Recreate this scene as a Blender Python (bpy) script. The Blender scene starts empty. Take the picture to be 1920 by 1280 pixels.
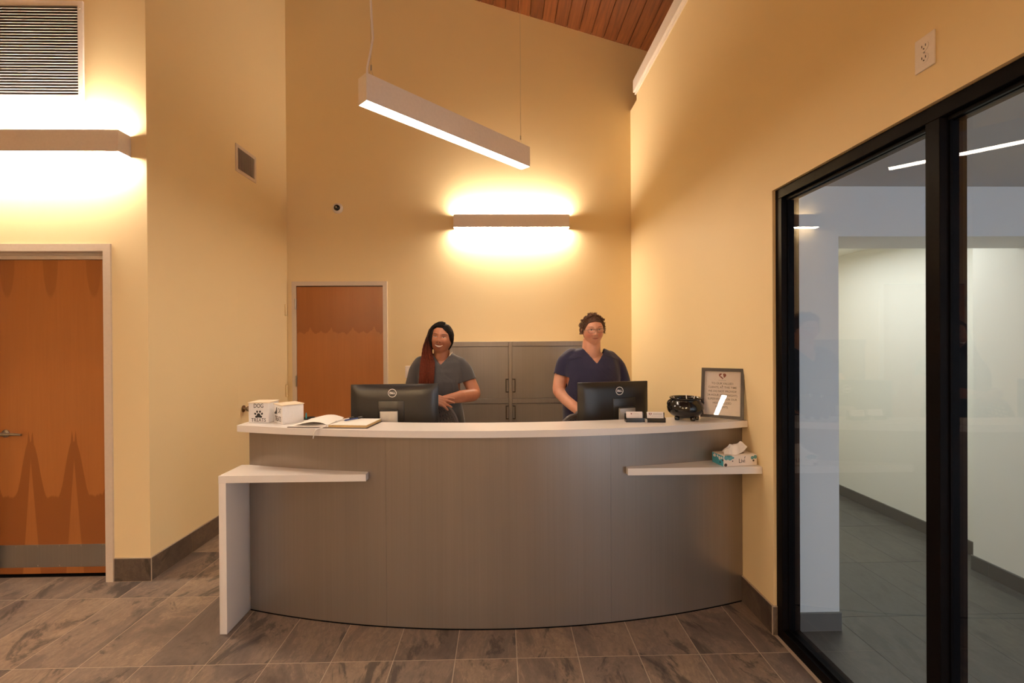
import bpy, bmesh, math, random
from mathutils import Vector, Matrix, Euler
from mathutils.bvhtree import BVHTree
random.seed(7)
S = bpy.context.scene
COL = S.collection
PI = math.pi

# ------------------------------------------------------------------ camera
cam = bpy.data.cameras.new('camera'); camo = bpy.data.objects.new('camera', cam); COL.objects.link(camo)
cam.sensor_width = 36.0; cam.lens = 858.7/1920*36.0; cam.clip_start = 0.05; cam.clip_end = 100
_r = Vector((0.99972542, -0.02262449, -0.0060999)); _u = Vector((0.00619783, 0.00426093, 0.99997172)); _f = Vector((0.02259786, 0.99973495, -0.00439999))
M = Matrix.Identity(4)
for i in range(3):
    M[i][0] = _r[i]; M[i][1] = _u[i]; M[i][2] = -_f[i]
M[0][3], M[1][3], M[2][3] = 0, 0, 1.575
camo.matrix_world = M
S.camera = camo
# ------------------------------------------------------------------ view, world, lights
S.view_settings.view_transform = 'Standard'; S.view_settings.look = 'None'
S.view_settings.gamma = 1.0; S.view_settings.use_curve_mapping = False
S.view_settings.exposure = 0.55
try:
    S.cycles.use_denoising = True; S.cycles.max_bounces = 10; S.cycles.diffuse_bounces = 6; S.cycles.glossy_bounces = 4
    S.cycles.sample_clamp_indirect = 6.0
except Exception: pass
W = bpy.data.worlds.new('world'); S.world = W; W.use_nodes = True
W.node_tree.nodes['Background'].inputs[0].default_value = (0.45, 0.62, 1.0, 1); W.node_tree.nodes['Background'].inputs[1].default_value = 0.5
LAMP_COL = (1.0, 0.815, 0.63)
SCONCE_UP, SCONCE_DOWN, PENDANT_DOWN = 90.0, 88.0, 48.0
def area(name, loc, size, energy, color, rot):
    l = bpy.data.lights.new(name, 'AREA'); l.shape = 'RECTANGLE'; l.size, l.size_y = size; l.energy = energy; l.color = color
    o = bpy.data.objects.new(name, l); COL.objects.link(o); o.location = loc; o.rotation_euler = rot; return o
# daylight entering through the vestibule's outer glazing, and the corridor's own ceiling panel
area('vestibule_daylight', (2.5, -2.2, 1.3), (1.8, 2.2), 64, (0.76, 0.85, 1.0), (PI/2, 0, 0))
area('corridor_ceiling_panel', (2.55, 3.7, 2.33), (1.0, 1.4), 17, (1.0, 0.985, 0.95), (0, 0, 0))

# ------------------------------------------------------------------ object helpers
def P(o, **k):
    for a, v in k.items(): o[a] = v
    return o
def tag(o, label=None, cat=None, group=None, kind=None):
    if label: o['label'] = label
    if cat: o['category'] = cat
    if group: o['group'] = group
    if kind: o['kind'] = kind
    return o
def empty(name, loc=(0, 0, 0), rz=0, label=None, cat=None, group=None):
    o = bpy.data.objects.new(name, None); COL.objects.link(o); o.location = loc; o.rotation_euler = (0, 0, rz)
    o.empty_display_size = 0.1
    return tag(o, label, cat, group)
def link(name, me, mat=None, parent=None, smooth=False, loc=None, rot=None):
    if mat is not None and not me.materials:
        for m in (mat if isinstance(mat, (list, tuple)) else [mat]): me.materials.append(m)
    o = bpy.data.objects.new(name, me); COL.objects.link(o)
    if parent: o.parent = parent
    if loc: o.location = loc
    if rot: o.rotation_euler = rot
    if smooth:
        for p in me.polygons: p.use_smooth = True
    return o
def fin(name, bm, mat, parent=None, smooth=False, loc=None, rot=None, auto=None):
    bmesh.ops.recalc_face_normals(bm, faces=bm.faces)
    if auto is not None:
        for e in bm.edges:
            if len(e.link_faces) == 2 and e.calc_face_angle(0) > math.radians(auto): e.smooth = False
        smooth = True
    me = bpy.data.meshes.new(name); bm.to_mesh(me); bm.free()
    return link(name, me, mat, parent, smooth, loc, rot)
def struct(name, bm, mat, parent=None, **k):
    o = fin(name, bm, mat, parent, **k)
    if parent is None: o['kind'] = 'structure'
    return o
def box(bm, x0, x1, y0, y1, z0, z1, bev=0.0, mat=0, seg=2, mtx=None):
    vs = [bm.verts.new((x, y, z)) for z in (z0, z1) for y in (y0, y1) for x in (x0, x1)]
    fs = [bm.faces.new([vs[i] for i in q]) for q in ((0,2,3,1),(4,5,7,6),(0,1,5,4),(2,6,7,3),(0,4,6,2),(1,3,7,5))]
    for f in fs: f.material_index = mat
    if mtx: bmesh.ops.transform(bm, matrix=mtx, verts=vs)
    if bev > 0:
        es = list({e for f in fs for e in f.edges})
        r = bmesh.ops.bevel(bm, geom=es, offset=bev, segments=seg, affect='EDGES', profile=0.5)
        for f in r['faces']: f.material_index = mat
def B(*a, **k):
    bm = bmesh.new(); box(bm, *a, **k); return bm
def tube(bm, pts, rad, n=8, cap=True, sq=1.0):
    pts = [Vector(p) for p in pts]
    if not isinstance(rad, (list, tuple)): rad = [rad]*len(pts)
    rings = []; up = None
    for i, p in enumerate(pts):
        d = (pts[min(i+1, len(pts)-1)] - pts[max(i-1, 0)]).normalized()
        if up is None:
            up = Vector((0, 0, 1)) if abs(d.z) < 0.9 else Vector((0, 1, 0))
        s = d.cross(up).normalized(); up = s.cross(d).normalized()
        rings.append([bm.verts.new(p + (s*math.cos(2*PI*k/n)*sq + up*math.sin(2*PI*k/n))*rad[i]) for k in range(n)])
    for a, b in zip(rings, rings[1:]):
        for k in range(n): bm.faces.new((a[k], a[(k+1) % n], b[(k+1) % n], b[k]))
    if cap: bm.faces.new(rings[0][::-1]); bm.faces.new(rings[-1])
def lathe(bm, prof, n=32, c=(0, 0, 0)):
    rings = []
    for r, z in prof:
        if r < 1e-6: rings.append([bm.verts.new((c[0], c[1], c[2]+z))])
        else: rings.append([bm.verts.new((c[0]+r*math.cos(2*PI*k/n), c[1]+r*math.sin(2*PI*k/n), c[2]+z)) for k in range(n)])
    for a, b in zip(rings, rings[1:]):
        for k in range(n):
            k2 = (k+1) % n
            if len(a) == 1 and len(b) == 1: continue
            if len(a) == 1: bm.faces.new((a[0], b[k2], b[k]))
            elif len(b) == 1: bm.faces.new((a[k], a[k2], b[0]))
            else: bm.faces.new((a[k], a[k2], b[k2], b[k]))
def prism(bm, outline, y0, y1, bev=0, axis='Y'):
    """2D outline in XZ extruded in Y (axis 'Y') or outline in XY extruded in Z."""
    def v(a, b, c): return (a, c, b) if axis == 'Y' else (a, b, c)
    A = [bm.verts.new(v(a, b, y0)) for a, b in outline]; Bv = [bm.verts.new(v(a, b, y1)) for a, b in outline]
    n = len(outline)
    fs = [bm.faces.new(A[::-1]), bm.faces.new(Bv)]
    fs += [bm.faces.new((A[i], A[(i+1) % n], Bv[(i+1) % n], Bv[i])) for i in range(n)]
    if bev: bmesh.ops.bevel(bm, geom=list({e for f in fs[:2] for e in f.edges}), offset=bev, segments=2, affect='EDGES', profile=.5)
def ring_frame(bm, x0, x1, z0, z1, w, y0, y1, bev=0.0):
    """rectangular picture-frame in the XZ plane with four mitred members"""
    o = [(x0, z0), (x1, z0), (x1, z1), (x0, z1)]; i_ = [(x0+w, z0+w), (x1-w, z0+w), (x1-w, z1-w), (x0+w, z1-w)]
    vo0 = [bm.verts.new((a, y0, b)) for a, b in o]; vi0 = [bm.verts.new((a, y0, b)) for a, b in i_]
    vo1 = [bm.verts.new((a, y1, b)) for a, b in o]; vi1 = [bm.verts.new((a, y1, b)) for a, b in i_]
    for k in range(4):
        j = (k+1) % 4
        bm.faces.new((vo0[k], vo0[j], vi0[j], vi0[k])); bm.faces.new((vo1[k], vi1[k], vi1[j], vo1[j]))
        bm.faces.new((vo0[k], vo1[k], vo1[j], vo0[j])); bm.faces.new((vi0[k], vi0[j], vi1[j], vi1[k]))
def text(body, size, mat, parent, mtx, name='lettering', align='CENTER', ext=0.0003, xs=1.0, bold=0.0, spacing=1.0, line=1.0):
    cu = bpy.data.curves.new(name, 'FONT'); cu.body = body; cu.size = size; cu.align_x = align; cu.align_y = 'CENTER'
    cu.extrude = ext; cu.offset = bold; cu.space_character = spacing; cu.space_line = line; cu.resolution_u = 3
    t = bpy.data.objects.new('tmp', cu); COL.objects.link(t)
    dg = bpy.context.evaluated_depsgraph_get(); me = bpy.data.meshes.new_from_object(t.evaluated_get(dg))
    bpy.data.objects.remove(t)
    me.materials.clear(); me.transform(Matrix.Diagonal((xs, 1, 1, 1)))
    me.transform(mtx)
    return link(name, me, mat, parent)
def evalmesh(bm, mods, name='m'):
    """apply modifiers given as (type, {attrs}) and return the mesh"""
    me = bpy.data.meshes.new(name); bm.to_mesh(me); bm.free()
    t = bpy.data.objects.new('tmp', me); COL.objects.link(t)
    for ty, at in mods:
        m = t.modifiers.new(ty, ty)
        for k, v in at.items(): setattr(m, k, v)
    dg = bpy.context.evaluated_depsgraph_get(); dg.update()
    out = bpy.data.meshes.new_from_object(t.evaluated_get(dg))
    bpy.data.objects.remove(t)
    return out
XZ = Matrix.Rotation(PI/2, 4, 'X')      # text lying in XY -> standing in XZ, readable from -Y

# ------------------------------------------------------------------ material helpers
class N:
    def __init__(s, name):
        s.m = bpy.data.materials.new(name); s.m.use_nodes = True; s.t = s.m.node_tree; s.n = s.t.nodes
        s.b = s.n['Principled BSDF']; s.out = s.n['Material Output']
    def node(s, ty, **k):
        x = s.n.new(ty)
        for a, v in k.items():
            if a in ('i',):
                for kk, vv in v.items(): s.set(x.inputs[kk], vv)
            else: setattr(x, a, v)
        return x
    def set(s, inp, v):
        if hasattr(v, 'is_output') and v.is_output: s.t.links.new(v, inp)
        elif isinstance(v, bpy.types.Node): s.t.links.new(v.outputs[0], inp)
        else: inp.default_value = v
    def math(s, op, a, b=0.0, c=None, clamp=False):
        x = s.node('ShaderNodeMath', operation=op, use_clamp=clamp); s.set(x.inputs[0], a); s.set(x.inputs[1], b)
        if c is not None: s.set(x.inputs[2], c)
        return x.outputs[0]
    def ramp(s, fac, stops):
        x = s.node('ShaderNodeValToRGB'); s.set(x.inputs[0], fac)
        cr = x.color_ramp
        while len(cr.elements) > 1: cr.elements.remove(cr.elements[-1])
        cr.elements[0].position = stops[0][0]; cr.elements[0].color = (*stops[0][1], 1)
        for p, c in stops[1:]:
            e = cr.elements.new(p); e.color = (*c, 1)
        return x.outputs[0]
    def mix(s, fac, a, b, mode='MIX'):
        x = s.node('ShaderNodeMix', data_type='RGBA', blend_type=mode); s.set(x.inputs[0], fac)
        s.set(x.inputs[6], (*a, 1) if isinstance(a, tuple) else a); s.set(x.inputs[7], (*b, 1) if isinstance(b, tuple) else b)
        return x.outputs[2]
    def maprange(s, v, a, b, c=0.0, d=1.0, smooth=False):
        x = s.node('ShaderNodeMapRange', interpolation_type='SMOOTHSTEP' if smooth else 'LINEAR')
        s.set(x.inputs[0], v); s.set(x.inputs[1], a); s.set(x.inputs[2], b); s.set(x.inputs[3], c); s.set(x.inputs[4], d)
        return x.outputs[0]
    def noise(s, vec, scale, detail=3, rough=.5, dist=0, color=False):
        x = s.node('ShaderNodeTexNoise'); s.set(x.inputs['Vector'], vec); x.inputs['Scale'].default_value = scale
        x.inputs['Detail'].default_value = detail; x.inputs['Roughness'].default_value = rough; x.inputs['Distortion'].default_value = dist
        return x.outputs[1 if color else 0]
    def obj(s): return s.node('ShaderNodeTexCoord').outputs['Object']
    def pos(s): return s.node('ShaderNodeNewGeometry').outputs['Position']
    def xyz(s, v):
        x = s.node('ShaderNodeSeparateXYZ'); s.set(x.inputs[0], v); return x.outputs
    def scale(s, v, sc, off=(0, 0, 0)):
        x = s.node('ShaderNodeMapping'); s.set(x.inputs[0], v); x.inputs['Scale'].default_value = sc; x.inputs['Location'].default_value = off
        return x.outputs[0]
    def rnd(s): return s.node('ShaderNodeObjectInfo').outputs['Random']
    def bump(s, h, strength=.2, dist=.01):
        x = s.node('ShaderNodeBump'); s.set(x.inputs['Height'], h); x.inputs['Strength'].default_value = strength; x.inputs['Distance'].default_value = dist
        s.set(s.b.inputs['Normal'], x.outputs[0])
    def base(s, c, rough=.5, metal=0, spec=.5):
        s.set(s.b.inputs['Base Color'], (*c, 1) if isinstance(c, tuple) and len(c) == 3 else c)
        s.set(s.b.inputs['Roughness'], rough); s.set(s.b.inputs['Metallic'], metal); s.b.inputs['Specular IOR Level'].default_value = spec
        return s.m
def plain(name, c, rough=.5, metal=0, spec=.5, nscale=60, var=.06, bump=0.05):
    n = N(name); o = n.obj(); f = n.noise(o, nscale, 3)
    col = n.mix(f, tuple(max(0, x*(1-var)) for x in c), tuple(min(1, x*(1+var)) for x in c))
    n.base(col, rough, metal, spec)
    if bump: n.bump(f, bump, .002)
    return n.m
def emis(name, c, st):
    n = N(name); n.base((.9, .9, .9), .4); n.b.inputs['Emission Color'].default_value = (*c, 1); n.b.inputs['Emission Strength'].default_value = st
    return n.m

def paint(name, c):
    n = N(name); p = n.pos(); f = n.noise(p, 180, 2); g = n.noise(p, 1.2, 3)
    col = n.mix(g, tuple(x*.985 for x in c), tuple(min(1, x*1.015) for x in c))
    n.base(col, .55, 0, .3); n.bump(f, .06, .002); return n.m
M_wall = paint('yellow_wall_paint', (.86, .695, .41))
M_grey_wall = paint('pale_grey_wall_paint', (.62, .63, .62))
M_white_wall = paint('white_corridor_paint', (.80, .81, .76))
M_dim_ceiling = paint('grey_ceiling_paint', (.42, .42, .42))
M_trim = plain('putty_trim_paint', (.70, .60, .50), .35, 0, .5)
M_white_trim = plain('white_trim_paint', (.80, .74, .68), .4)
M_metal_white = plain('white_enamel', (.86, .80, .76), .38, 0, .5)
M_quartz = plain('white_quartz', (.80, .76, .73), .22, 0, .5, 300, .03, .01)
M_black_frame = plain('black_anodised', (.004, .0035, .004), .34, 0, .18, 40, .1, .02)
M_black_frame.node_tree.nodes['Principled BSDF'].inputs['IOR'].default_value = 1.22
M_lens = emis('lamp_diffuser', LAMP_COL, 1.0)

def tile_mat(name, dark, mid, tan, vein, sc=1.0, rough=.42):
    n = N(name); p = n.pos(); r = n.rnd()
    cb = n.node('ShaderNodeCombineXYZ'); n.set(cb.inputs[0], n.math('MULTIPLY', r, 37.0)); n.set(cb.inputs[1], n.math('MULTIPLY', r, 91.0)); n.set(cb.inputs[2], n.math('MULTIPLY', r, 53.0))
    va = n.node('ShaderNodeVectorMath', operation='ADD'); n.set(va.inputs[0], p); n.set(va.inputs[1], cb.outputs[0])
    v = n.scale(va.outputs[0], (3.4*sc, 1.7*sc, 2.2*sc))
    f1 = n.noise(v, .55, 10, .66, 1.8); f2 = n.noise(v, 1.9, 10, .72, 1.2); f3 = n.noise(v, 12, 8, .75, .6)
    c = n.ramp(f1, [(.30, dark), (.44, mid), (.52, tuple(x*1.12 for x in mid)), (.60, tan), (.72, mid)])
    c = n.mix(n.maprange(f2, .38, .62), c, n.ramp(f2, [(.35, dark), (.6, mid), (.75, tan)]))
    c2 = n.mix(.45, n.ramp(f1, [(.30, dark), (.44, mid), (.56, tan), (.72, mid)]), c)
    edge = n.maprange(n.math('ABSOLUTE', n.math('SUBTRACT', f1, .5)), 0, .012, 1, 0)
    c2 = n.mix(n.math('MULTIPLY', edge, .35), c2, vein)
    tint = n.mix(n.maprange(n.math('FRACT', n.math('MULTIPLY', r, 7.31)), 0, 1), (.84, .84, .87), (1.12, 1.07, 1.0))
    c2 = n.mix(1.0, c2, tint, 'MULTIPLY')
    c2 = n.mix(n.maprange(f3, .42, .62, 0, .45), c2, tuple(x*.55 for x in mid)); c2 = n.mix(n.maprange(n.noise(v, .8, 9, .7, 2.4), .54, .62, 0, .80, True), c2, tuple(x*.75 for x in dark))
    n.base(c2, n.maprange(f2, 0, 1, rough-.08, rough+.14), 0, .45); n.bump(n.math('ADD', f2, n.math('MULTIPLY', f3, .3)), .25, .004)
    return n.m
M_tile = tile_mat('slate_look_porcelain', (.075, .060, .054), (.185, .143, .120), (.32, .24, .178), (.43, .33, .245))
M_base_tile = tile_mat('slate_look_base_tile', (.055, .044, .038), (.105, .080, .066), (.17, .125, .09), (.2, .15, .11), 1.3)
M_grout = plain('buff_grout', (.46, .37, .285), .8)
M_dark_tile = tile_mat('charcoal_porcelain', (.085, .088, .083), (.105, .108, .10), (.12, .122, .112), (.11, .112, .105), .6, .4)
M_dark_grout = plain('grey_grout', (.17, .17, .16), .8)

def laminate(name, c, rough=.36, metal=.7, lo=.93, hi=1.07):
    n = N(name); o = n.obj(); v = n.scale(o, (90, 90, .8)); v2 = n.scale(o, (5.5, 5.5, .2)); v3 = n.scale(o, (420, 420, 1.5))
    f = n.math('ADD', n.math('MULTIPLY', n.noise(v, 1, 3), .3), n.math('ADD', n.math('MULTIPLY', n.noise(v2, 1, 3), .5), n.math('MULTIPLY', n.noise(v3, 1, 2), .2)))
    f = n.maprange(f, .35, .65)
    col = n.mix(f, tuple(x*lo for x in c), tuple(x*hi for x in c))
    n.base(col, n.maprange(f, 0, 1, rough+.05, rough-.04), metal, .5); n.bump(f, .05, .001)
    return n.m
M_lam = laminate('brushed_pewter_laminate', (.305, .262, .232))
M_lam_cab = laminate('brushed_grey_cabinet_laminate', (.32, .285, .255), .4, .55)
M_kick = laminate('brushed_steel', (.42, .41, .40), .34, .9)
M_steel = plain('satin_steel', (.5, .48, .45), .3, 1.0, .5, 40, .05, .02)
M_dark_metal = plain('dark_bronze_metal', (.06, .045, .035), .35, .8)

def veneer(name, kind):
    n = N(name); o = n.obj(); X, Y_, Z = n.xyz(o)
    g = n.noise(n.scale(o, (60, 60, 2.2)), 1, 4, .6, .3); g2 = n.noise(n.scale(o, (7, 7, .8)), 1, 3)
    wob = n.math('MULTIPLY', n.math('SUBTRACT', n.noise(n.scale(o, (26, 26, 5)), 1, 4, .6), .5), .07)
    lightc, midc, darkc = (.470, .180, .050), (.430, .160, .044), (.300, .100, .026)
    col = n.mix(n.maprange(g, .3, .7), midc, lightc)
    col = n.mix(n.math('MULTIPLY', n.maprange(g2, .3, .7), .35), col, (.36, .125, .034))
    if kind == 'flame':
        s = n.math('ABSOLUTE', n.math('SUBTRACT', n.math('PINGPONG', n.math('ADD', X, 3.17), .1425), 0.0))   # 0 at a peak line, .1365 at a trough
        s = n.math('ADD', s, n.math('MULTIPLY', wob, .10))
        # upper limit of the dark figure: high at the peak line, falling to a rounded trough
        t = n.maprange(s, .012, .105, 0, 1, True)
        zt = n.math('SUBTRACT', .905, n.math('MULTIPLY', t, .36))
        spk = n.maprange(n.math('ABSOLUTE', n.math('SUBTRACT', s, .013)), 0, .009, .075, 0)
        zt = n.math('ADD', n.math('ADD', zt, spk), wob)
        below = n.maprange(n.math('SUBTRACT', zt, Z), -.006, .012, 0, 1, True)
        # pale spear rising inside each dark figure from the bottom
        zs = n.math('SUBTRACT', .80, n.math('MULTIPLY', s, 13.0))
        spear = n.maprange(n.math('SUBTRACT', n.math('ADD', zs, n.math('MULTIPLY', wob, 1.5)), Z), -.02, .05, 0, 1, True)
        mask = n.math('MULTIPLY', below, n.math('SUBTRACT', 1.0, n.math('MULTIPLY', spear, .9)))
        # cathedral drops at the top of the leaf, on the trough lines
        sx = n.math('DIVIDE', n.math('SUBTRACT', .1425, s), .052); sz = n.math('DIVIDE', n.math('SUBTRACT', Z, 2.13), .265)
        rr = n.math('ADD', n.math('MULTIPLY', sx, sx), n.math('MULTIPLY', sz, sz))
        drop = n.maprange(rr, .75, 1.05, .6, 0, True)
        mask = n.math('MAXIMUM', mask, drop)
    else:
        s = n.math('PINGPONG', n.math('ADD', X, 3.0), .115)
        sp = n.maprange(s, 0, .02, .05, 0); sp2 = n.maprange(n.math('ABSOLUTE', n.math('SUBTRACT', s, .07)), 0, .045, -.02, .012)
        zb = n.math('ADD', n.math('ADD', 1.665, sp), n.math('ADD', sp2, wob))
        d = n.math('SUBTRACT', Z, zb)
        mask = n.math('MULTIPLY', n.maprange(d, -.006, .008, 0, 1, True), n.maprange(d, 0.0, .45, .85, .25))
    col = n.mix(mask, col, darkc)
    n.base(col, .30, 0, .5); n.bump(g, .04, .001)
    return n.m
M_flame = veneer('flame_maple_veneer', 'flame'); M_maple = veneer('plain_maple_veneer', 'plain')
def cedar():
    n = N('cedar_ceiling_boards'); o = n.pos(); r = n.rnd()
    cb = n.node('ShaderNodeCombineXYZ'); n.set(cb.inputs[1], n.math('MULTIPLY', r, 91.0))
    va = n.node('ShaderNodeVectorMath', operation='ADD'); n.set(va.inputs[0], o); n.set(va.inputs[1], cb.outputs[0])
    g = n.noise(n.scale(va.outputs[0], (45, 2.5, 20)), 1, 5, .6, .5); g2 = n.noise(n.scale(va.outputs[0], (8, .8, 3)), 1, 3)
    col = n.ramp(g, [(.3, (.085, .022, .005)), (.5, (.150, .043, .009)), (.7, (.20, .064, .015))])
    tint = n.mix(n.maprange(n.math('FRACT', n.math('MULTIPLY', r, 9.7)), 0, 1), (.62, .60, .58), (1.15, 1.1, 1.05))
    col = n.mix(1.0, col, tint, 'MULTIPLY')
    vo = n.node('ShaderNodeTexVoronoi'); n.set(vo.inputs['Vector'], n.scale(va.outputs[0], (5.5, 1.6, .01))); vo.inputs['Scale'].default_value = 1
    k = n.maprange(vo.outputs['Distance'], .05, .11, .85, 0, True)
    col = n.mix(k, col, (.07, .02, .008))
    n.base(col, .45, 0, .4); n.bump(g, .15, .003); return n.m
M_cedar = cedar()
M_black_gap = plain('shadowed_backing', (.03, .018, .01), .8)
M_glass = N('clear_glass'); M_glass.b.inputs['Transmission Weight'].default_value = 1.0; M_glass.base((.93, .95, .94), .0, 0, .5); M_glass = M_glass.m
def thin_glass(name, tint, refl_ior=1.5):
    n = N(name); n.n.remove(n.b)
    tr = n.node('ShaderNodeBsdfTransparent'); tr.inputs[0].default_value = (*tint, 1)
    gl = n.node('ShaderNodeBsdfGlossy'); gl.inputs['Roughness'].default_value = 0.0; gl.inputs['Color'].default_value = (1, 1, 1, 1)
    ge = n.node('ShaderNodeNewGeometry'); dp = n.node('ShaderNodeVectorMath', operation='DOT_PRODUCT')
    n.set(dp.inputs[0], ge.outputs['Normal']); n.set(dp.inputs[1], ge.outputs['Incoming'])
    co = n.math('SUBTRACT', 1.0, n.math('ABSOLUTE', dp.outputs['Value']), clamp=True)
    f2 = n.math('ADD', .045, n.math('MULTIPLY', .955, n.math('POWER', co, 5.0)), clamp=True)
    mx = n.node('ShaderNodeMixShader'); n.set(mx.inputs[0], f2); n.set(mx.inputs[1], tr.outputs[0]); n.set(mx.inputs[2], gl.outputs[0])
    n.t.links.new(mx.outputs[0], n.out.inputs[0]); return n.m
M_pane = thin_glass('door_glass', (.84, .85, .85))
M_sign_glass = thin_glass('sign_glass', (.97, .97, .97))
M_black_plastic = plain('black_plastic', (.016, .014, .013), .34, 0, .5, 200, .08, .03)
M_black_gloss = plain('black_gloss', (.008, .007, .007), .16, 0, .6)
M_grey_plastic = plain('silver_grey_plastic', (.42, .39, .36), .35, .5)
M_chair = plain('charcoal_plastic', (.085, .075, .078), .5)
M_paper = plain('white_paper', (.82, .78, .73), .7, 0, .3)
M_card = plain('printed_card', (.84, .77, .73), .55)
M_ink = plain('black_ink', (.012, .010, .010), .6)
M_print = plain('grey_print', (.10, .075, .06), .6)
M_maroon = plain('maroon_ink', (.22, .035, .028), .6)
M_white_print = plain('white_print', (.8, .78, .75), .4)
M_box_white = plain('white_tin', (.76, .75, .75), .35)
M_box_lid = plain('cream_wooden_lid', (.78, .66, .50), .5)
M_gold = plain('gilt_page_edge', (.55, .38, .16), .5)
M_leather = plain('dark_leather', (.05, .028, .02), .5)
M_blue = plain('pen_blue', (.03, .06, .22), .35)
M_teal = plain('pen_teal', (.03, .35, .42), .35)

# ------------------------------------------------------------------ room constants
RX, LX, YB, YL = 1.436, -2.325, 5.033, 3.068
XF, YR = -6.0, -4.0          # unseen far left and rear walls
def zc(x): return 5.289 - .2867*(x+.272)

# ---- floor with single tiles
bm = bmesh.new(); box(bm, XF-.1, RX+.06, YR-.1, YB+.12, -.12, -.0012)
floor = struct('floor', bm, M_grout)
tw, td = .3041, .6082; X0, Y0 = -2.367, 2.2565; G = .0023
tmesh = None
bm = B(G, tw-G, G, td-G, -.0011, 0.0, bev=.0008, seg=1); tm = bpy.data.meshes.new('tile'); bm.to_mesh(tm); bm.free(); tm.materials.append(M_tile)
for i in range(-5, 14):
    for j in range(-3, 5):
        x, y = X0+i*tw, Y0+j*td
        x1, y1 = min(x+tw, RX-.001), min(y+td, YB-.001)
        if x1-x < .02 or y1-y < .02: continue
        if i < 0 and y > YL+.15: continue
        if x1-x < tw-1e-4 or y1-y < td-1e-4:
            bm = B(G, x1-x-G, G, y1-y-G, -.0011, 0, bev=.0008, seg=1); o = fin('tile', bm, M_tile, floor, loc=(x, y, 0))
        else: o = link('tile', tm, None, floor, loc=(x, y, 0))
# the unseen rest of the floor, laid with the same tiles, as one piece
bm = bmesh.new()
for i in range(-12, 13):
    for j in range(-12, -3):
        x, y = X0+i*tw, Y0+j*td
        if x+tw > RX or y < YR: continue
        box(bm, x+G, x+tw-G, y+G, y+td-G, -.0011, 0)
for i in range(-12, -5):
    for j in range(-3, 2):
        x, y = X0+i*tw, Y0+j*td
        box(bm, x+G, x+tw-G, y+G, min(y+td, YL)-G, -.0011, 0)
o = fin('tile_field', bm, M_tile, floor); o['kind'] = 'stuff'

# ---- main walls
def wall(name, boxes, mat=M_wall):
    bm = bmesh.new()
    for b in boxes: box(bm, *b)
    return struct(name, bm, mat)
wall_back = wall('wall_back', [(LX-.12, 3.6, YB, YB+.12, 0, 6.0)])
wall_left = wall('wall_left', [(LX-.12, LX, YL+.12, YB, 0, 6.0)])
DX0, DX1, DZ = -3.43, -2.605, 2.17           # left door opening
wall_alcove = wall('wall_alcove', [(DX1, LX, YL, YL+.12, 0, 6.2), (DX0, DX1, YL, YL+.12, DZ, 6.2), (XF, DX0, YL, YL+.12, 0, 6.9)])
FY, FZ = 2.395, 2.353                        # glazed opening: far end and head
wall_right = wall('wall_right', [(RX, RX+.124, FY, 4.80, 0, 4.175), (RX, RX+.124, 4.80, YB, 0, 4.088), (RX, RX+.124, YR, FY, FZ, 4.175), (RX, RX+.124, YR, -1.35, 0, FZ)])
wall_far_left = wall('wall_far_left', [(XF-.12, XF, YR, YL+.12, 0, 7.1)])
wall_rear = wall('wall_rear', [(XF-.12, 3.6, YR-.12, YR, 0, 7.1)])
wall_upper_right = wall('wall_upper_right', [(3.6, 3.72, YR, YB+.12, 2.55, 6.0)])

# ---- ceiling: sloping boards
bm = bmesh.new()
a, b = XF-.2, 3.75
vs = [bm.verts.new(p) for p in [(a, YR-.1, zc(a)+.02), (b, YR-.1, zc(b)+.02), (b, YB+.12, zc(b)+.02), (a, YB+.12, zc(a)+.02)]]
vt = [bm.verts.new(v.co+Vector((0, 0, .12))) for v in vs]
bm.faces.new(vs); bm.faces.new(vt[::-1])
for k in range(4): bm.faces.new((vs[k], vt[k], vt[(k+1) % 4], vs[(k+1) % 4]))
ceiling = struct('ceiling', bm, M_black_gap)
pw = .1347; xs0 = -.207
bm = bmesh.new(); sl = math.atan(.2867); L = pw/math.cos(sl)
prof = [(.0015, .012), (.0015, .004), (.0065, -.001), (L-.0065, -.001), (L-.0015, .004), (L-.0015, .012)]
prism(bm, prof, YR, YB)
pm = bpy.data.meshes.new('ceiling_board'); bmesh.ops.recalc_face_normals(bm, faces=bm.faces); bm.to_mesh(pm); bm.free(); pm.materials.append(M_cedar)
for k in range(-43, 29):
    x = xs0+k*pw
    o = link('board', pm, None, ceiling, loc=(x, 0, zc(x))); o.rotation_euler = (0, sl, 0)

# ---- trims
bm = B(RX-.034, RX+.13, YR, 4.82, 4.172, 4.30, bev=.004); box(bm, RX-.014, RX, YR, 4.82, 4.150, 4.172)
struct('trim_1', bm, M_white_trim)
# tile baseboards: each tile a piece
def baseboard(name, segs, h=.15, t=.010, mat=M_base_tile, gm=M_grout):
    """segs: list of (x0,y0,x1,y1, nx,ny) tile runs; normal points into the room"""
    bm = bmesh.new()
    for (x0, y0, x1, y1, nx, ny) in segs:
        xa, xb = min(x0, x1, x0+nx*(t-.002), x1+nx*(t-.002)), max(x0, x1, x0+nx*(t-.002), x1+nx*(t-.002))
        ya, yb = min(y0, y1, y0+ny*(t-.002), y1+ny*(t-.002)), max(y0, y1, y0+ny*(t-.002), y1+ny*(t-.002))
        box(bm, xa, xb, ya, yb, .0, h+.004)
    par = struct(name, bm, gm)
    for (x0, y0, x1, y1, nx, ny) in segs:
        g = .0016
        dx, dy = x1-x0, y1-y0; ll = math.hypot(dx, dy); dx /= ll; dy /= ll
        ax, ay, bx, by = x0+dx*g, y0+dy*g, x1-dx*g, y1-dy*g
        xs = sorted((ax, bx)); ys = sorted((ay, by))
        if nx: xs = sorted((x0, x0+nx*t))
        if ny: ys = sorted((y0, y0+ny*t))
        fin('tile', B(xs[0], xs[1], ys[0], ys[1], .002, h, bev=.0012, seg=1), mat, par)
    return par
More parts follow.
